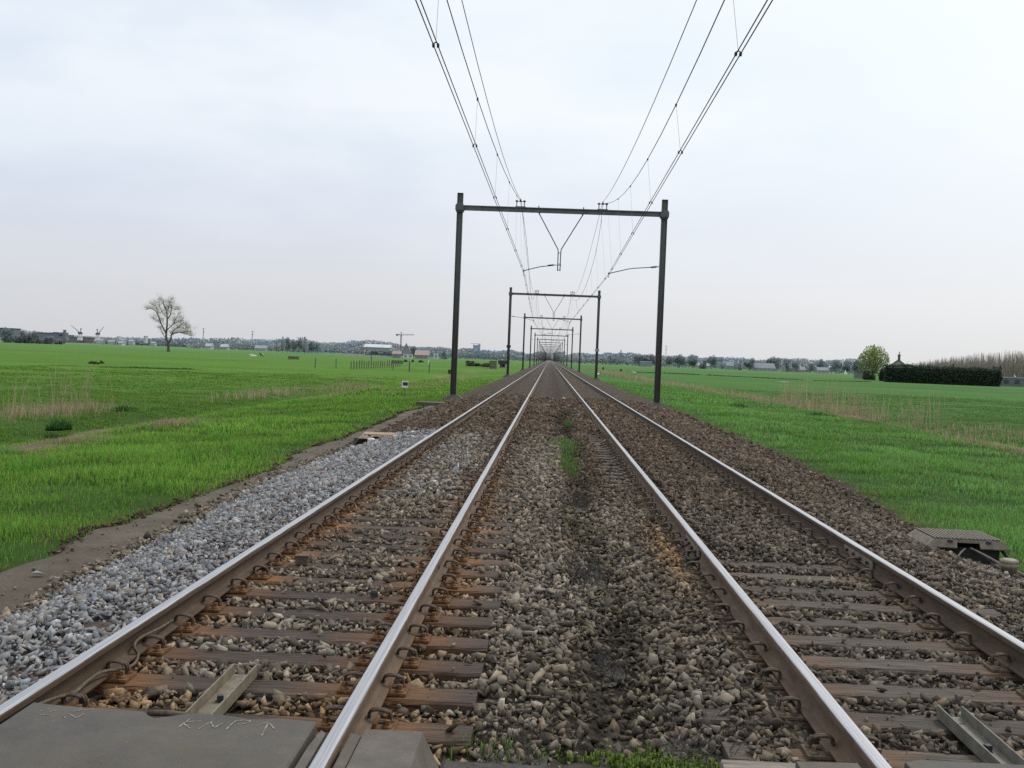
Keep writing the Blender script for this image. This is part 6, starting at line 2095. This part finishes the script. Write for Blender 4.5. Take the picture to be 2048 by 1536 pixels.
mb = MB(); mb.box((0, 0, 0.65), (0.34, 0.1, 0.42)); mb.box((0, 0, 0.95), (0.12, 0.1, 0.2)); w_ = mb.build('head', M['tint'], o); setcol(w_, (0.62, 0.30, 0.07))
for px, bp, tp, w, Y, lab in [(1207, 738, 731, 8, 330, 'small dark bush right of the second right mast'), (1243, 738, 733, 6, 300, 'tiny dark bush left of the orange marker post'), (190, 733, 725, 26, 118, 'dark weedy mound in the left meadow'),
                              (205, 730, 722, 10, 122, 'upright twiggy weed on the mound in the left meadow')]:
    tree('bush', px, bp, tp, w, Y, (0.085, 0.11, 0.055), lab, haze=False)

def ditch(pts, wd, label):
    """dark tufted line of a field ditch"""
    Xs, Ys = [], []
    for (a, b_) in zip(pts[:-1], pts[1:]):
        A, B = gp(*a), gp(*b_)
        n = 420
        t = rng.random(n); Xs.append(A[0] + (B[0] - A[0]) * t + rng.normal(0, 0.25, n)); Ys.append(A[1] + (B[1] - A[1]) * t + rng.normal(0, 1.0, n))
    X = np.concatenate(Xs); Y = np.concatenate(Ys); n = len(X)
    k = fbm(X, Y, 0.12, 3) > 0.36; X, Y = X[k], Y[k]; n = len(X)
    blades('sedge', X, Y, ground_z(X, Y), rng.uniform(0.12, wd, n), np.full(n, 0.22), np.array([0.06, 0.115, 0.035]) * rng.uniform(0.6, 1.5, (n, 1)), label, lean=0.5)


ditch([(1270, 744.5), (1400, 749.5), (1530, 756.5), (1630, 761.5), (1740, 764)], 0.28, 'dark sedge line marking a ditch across the right meadow')
ditch([(150, 737), (260, 735), (380, 738)], 0.12, 'dark sedge line in the left meadow by the weedy mound')
# puddle, its sky glare painted into the pale colour
q = gp(1568, 765, -0.8)
mb = MB(); mb.lathe((0, 0, 0), [(0.5, 0.0), (0.49, 0.005)], 14)
o = mb.build('puddle', M['water'], loc=(q[0], q[1], float(ground_z(q[0], q[1])) + 0.10)); o.scale = (1.6, 3.5, 1); tag(o, kind='structure')
tag(o, 'small pale puddle in the right meadow')


# animals
def skin_animal(name, loc, rz, chain, mat, label, cat, scale=1.0):
    """chain: list of (polyline of (x,y,z,r)); the first is the trunk; limbs hang on it. built as one surface with a skin modifier"""
    verts, edges, rads = [], [], []
    for line, attach in chain:
        prev = attach
        for (x, y, z, r) in line:
            verts.append((x, y, z)); rads.append(r)
            i_ = len(verts) - 1
            if prev is not None: edges.append((prev, i_))
            prev = i_
    me = bpy.data.meshes.new(name); me.from_pydata(verts, edges, [])
    o = bpy.data.objects.new(name, me); C.objects.link(o)
    md = o.modifiers.new('skin', 'SKIN'); md.use_smooth_shade = True
    sd = o.modifiers.new('sub', 'SUBSURF'); sd.levels = 1; sd.render_levels = 1
    for v_, r in zip(me.skin_vertices[0].data, rads): v_.radius = (r, r)
    me.skin_vertices[0].data[0].use_root = True
    dg = bpy.context.evaluated_depsgraph_get()
    ev = bpy.data.meshes.new_from_object(o.evaluated_get(dg))
    o.modifiers.clear(); o.data = ev; ev.materials.clear(); ev.materials.append(mat)
    o.location = loc; o.rotation_euler = (0, 0, rz); o.scale = (scale,) * 3
    return tag(o, label, cat)


def cowhide(name, dark_amt):
    m, nt, b = nodes(name)
    n = noise(nt, 1.4, 1, 0.3, coord(nt, 'Object'))
    nt.links.new(ramp(nt, n, [(dark_amt, (0.02, 0.018, 0.016)), (dark_amt + 0.03, (0.75, 0.73, 0.70))]), b.inputs['Base Color'])
    b.inputs['Roughness'].default_value = 0.9
    return m


def cow_chain(lying=False):
    zb = 0.45 if lying else 0.95
    c_ = [([(-0.75, 0, zb + 0.05, 0.24), (-0.3, 0, zb - 0.02, 0.36), (0.2, 0, zb - 0.02, 0.36), (0.6, 0, zb + 0.02, 0.30), (0.9, 0, zb + 0.25, 0.18), (1.15, 0, zb + 0.33, 0.15), (1.42, 0, zb + 0.18, 0.09)], None)]
    if not lying:
        for x, at in ((-0.65, 0), (0.58, 3)):
            for s in (-1, 1):
                if at == 0:
                    c_.append(([(x, s * 0.2, 0.72, 0.15), (x + 0.08, s * 0.2, 0.58, 0.09), (x - 0.08, s * 0.2, 0.38, 0.055), (x - 0.03, s * 0.2, 0.03, 0.05)], at))
                else:
                    c_.append(([(x, s * 0.18, 0.66, 0.11), (x, s * 0.18, 0.42, 0.06), (x + 0.02, s * 0.18, 0.03, 0.05)], at))
    else:
        for x, at in ((-0.5, 0), (0.55, 3)):
            for s in (-1, 1):
                c_.append(([(x, s * 0.33, 0.2, 0.11), (x + 0.3, s * 0.4, 0.12, 0.06), (x + 0.55, s * 0.38, 0.09, 0.05)], at))
    c_.append(([(1.12, 0.14, zb + 0.44, 0.04), (1.1, 0.26, zb + 0.44, 0.025)], 5)); c_.append(([(1.12, -0.14, zb + 0.44, 0.04), (1.1, -0.26, zb + 0.44, 0.025)], 5))
    c_.append(([(-0.92, 0, zb + 0.1, 0.04), (-0.98, 0, zb - 0.3, 0.025)], 0))
    return c_


Y = 292
skin_animal('cow', (ux(524, Y), Y, -0.83), 2.4, cow_chain(), cowhide('piebald_hide', 0.47), 'black and white cow standing in the left meadow', 'cow', 0.85)
Y = 285
skin_animal('cow', (ux(507.5, Y), Y, -0.8), 3.1, cow_chain(True), cowhide('white_hide', 0.1), 'white cow lying in the left meadow beside the standing one', 'cow', 0.85)


def bird_chain():
    return [([(-0.42, 0, 0.22, 0.05), (-0.2, 0, 0.25, 0.15), (0.08, 0, 0.25, 0.17), (0.28, 0, 0.28, 0.10), (0.34, 0, 0.45, 0.05), (0.32, 0, 0.62, 0.045), (0.40, 0, 0.70, 0.06), (0.52, 0, 0.67, 0.025)], None),
            ([(0.02, 0.08, 0.1, 0.03), (0.04, 0.08, 0.0, 0.025)], 2), ([(0.02, -0.08, 0.1, 0.03), (0.04, -0.08, 0.0, 0.025)], 2)]


Y = 238
skin_animal('swan', (ux(1270, Y), Y, -0.8), 2.9, bird_chain(), M['white'], 'white swan on the grass right of the orange marker post', 'swan', 0.95)
mg = simple('brown_plumage', (0.10, 0.07, 0.05), (0.2, 0.15, 0.11), 6, 0.9, 0, 0)
skin_animal('goose', (ux(1275, Y), Y + 1, -0.8), 0.4, bird_chain(), mg, 'brown goose beside the white swan', 'goose', 0.8)
Y = 170
skin_animal('swan', (ux(1197.5, Y), Y, -0.62), 1.2, bird_chain(), M['white'], 'white swan just right of the second right mast', 'swan', 0.9)
Y = 270
skin_animal('swan', (ux(2030, Y), Y, 1.55), 1.7, bird_chain(), M['white'], 'white bird perched at the right edge above the low shed', 'bird', 1.1)

# ------------------------------------------------------------------ sky, sun, camera
w = bpy.data.worlds.new('World'); sc.world = w; w.use_nodes = True
nt = w.node_tree
bg = nt.nodes['Background']
SUN_EL, SUN_AZ = R_(48), R_(38)          # azimuth measured from the track direction towards the right
sky = nt.nodes.new('ShaderNodeTexSky'); sky.sky_type = 'NISHITA'; sky.sun_disc = False
sky.sun_elevation = SUN_EL; sky.sun_rotation = SUN_AZ
sky.air_density = 1.0; sky.dust_density = 4.0
tc = nt.nodes.new('ShaderNodeTexCoord')
sep = nt.nodes.new('ShaderNodeSeparateXYZ'); nt.links.new(tc.outputs['Generated'], sep.inputs[0])
el = sep.outputs[2]
# overcast layer: pinkish grey low down, bluish grey above, bright white towards the sun
up = ramp(nt, mrange(nt, el, 0.0, 0.5), [(0.0, (0.735, 0.718, 0.715)), (0.12, (0.785, 0.772, 0.78)), (0.26, (0.73, 0.765, 0.85)), (0.5, (0.695, 0.785, 0.905)), (0.75, (0.77, 0.85, 0.945)), (1.0, (0.80, 0.865, 0.95))])
mp = nt.nodes.new('ShaderNodeMapping'); mp.inputs['Scale'].default_value = (1.0, 1.0, 2.6); mp.inputs['Location'].default_value = (0.35, 0.1, 0.2); nt.links.new(tc.outputs['Generated'], mp.inputs[0])
cl = noise(nt, 2.1, 5, 0.55, mp.outputs[0])
clf = mrange(nt, cl, 0.40, 0.60)
clf = mth(nt, 'MULTIPLY', clf, mrange(nt, el, 0.05, 0.22))
white = mix(nt, mth(nt, 'MULTIPLY', clf, 0.92), up, (1.0, 1.01, 1.02))
d = nt.nodes.new('ShaderNodeVectorMath'); d.operation = 'DOT_PRODUCT'
sv = (math.sin(R_(40)) * math.cos(R_(30)), math.cos(R_(40)) * math.cos(R_(30)), math.sin(R_(30)))
d.inputs[1].default_value = sv; nt.links.new(tc.outputs['Generated'], d.inputs[0])
glow = mth(nt, 'MULTIPLY', mrange(nt, d.outputs['Value'], 0.58, 0.94), mrange(nt, el, 0.0, 0.22, 0.4, 1.0))
white = mix(nt, mth(nt, 'MULTIPLY', glow, 0.92), white, (0.985, 1.04, 1.07))
tot = mix(nt, 0.06, white, mix(nt, 1.0, sky.outputs[0], (0.1, 0.1, 0.1), 'MULTIPLY'))
tot = mix(nt, 1.0, tot, ramp(nt, mrange(nt, sep.outputs[0], -0.5, 0.45), [(0.0, (0.905, 0.95, 1.0)), (1.0, (1.0, 1.0, 1.0))]), 'MULTIPLY')
nt.links.new(tot, bg.inputs['Color'])
bg.inputs['Strength'].default_value = 1.0

L = bpy.data.lights.new('sun', 'SUN'); L.energy = 1.5; L.angle = R_(10); L.color = (1.0, 0.955, 0.89)
so = bpy.data.objects.new('sun', L); C.objects.link(so)
dirv = Vector((math.sin(SUN_AZ) * math.cos(SUN_EL), math.cos(SUN_AZ) * math.cos(SUN_EL), math.sin(SUN_EL)))
so.rotation_euler = (-dirv).to_track_quat('-Z', 'Y').to_euler(); so.location = (20, 30, 40)

cd = bpy.data.cameras.new('camera'); cam = bpy.data.objects.new('camera', cd); C.objects.link(cam)
cd.sensor_fit = 'HORIZONTAL'; cd.sensor_width = 36.0; cd.lens = F / W * 36.0
cd.clip_start = 0.05; cd.clip_end = 20000
Rm = Matrix([list(RC.T[0]), list(RC.T[1]), list(RC.T[2])])
cam.matrix_world = Matrix.Translation(Vector(CAM)) @ Rm.to_4x4()
sc.camera = cam
sc.view_settings.view_transform = 'Standard'; sc.view_settings.look = 'None'; sc.view_settings.exposure = 0; sc.view_settings.gamma = 1
sc.render.engine = 'CYCLES'
sc.cycles.max_bounces = 5; sc.cycles.diffuse_bounces = 3; sc.cycles.use_denoising = False
sc.cycles.caustics_reflective = False; sc.cycles.caustics_refractive = False; sc.cycles.sample_clamp_indirect = 2.0; sc.cycles.sample_clamp_direct = 6.0
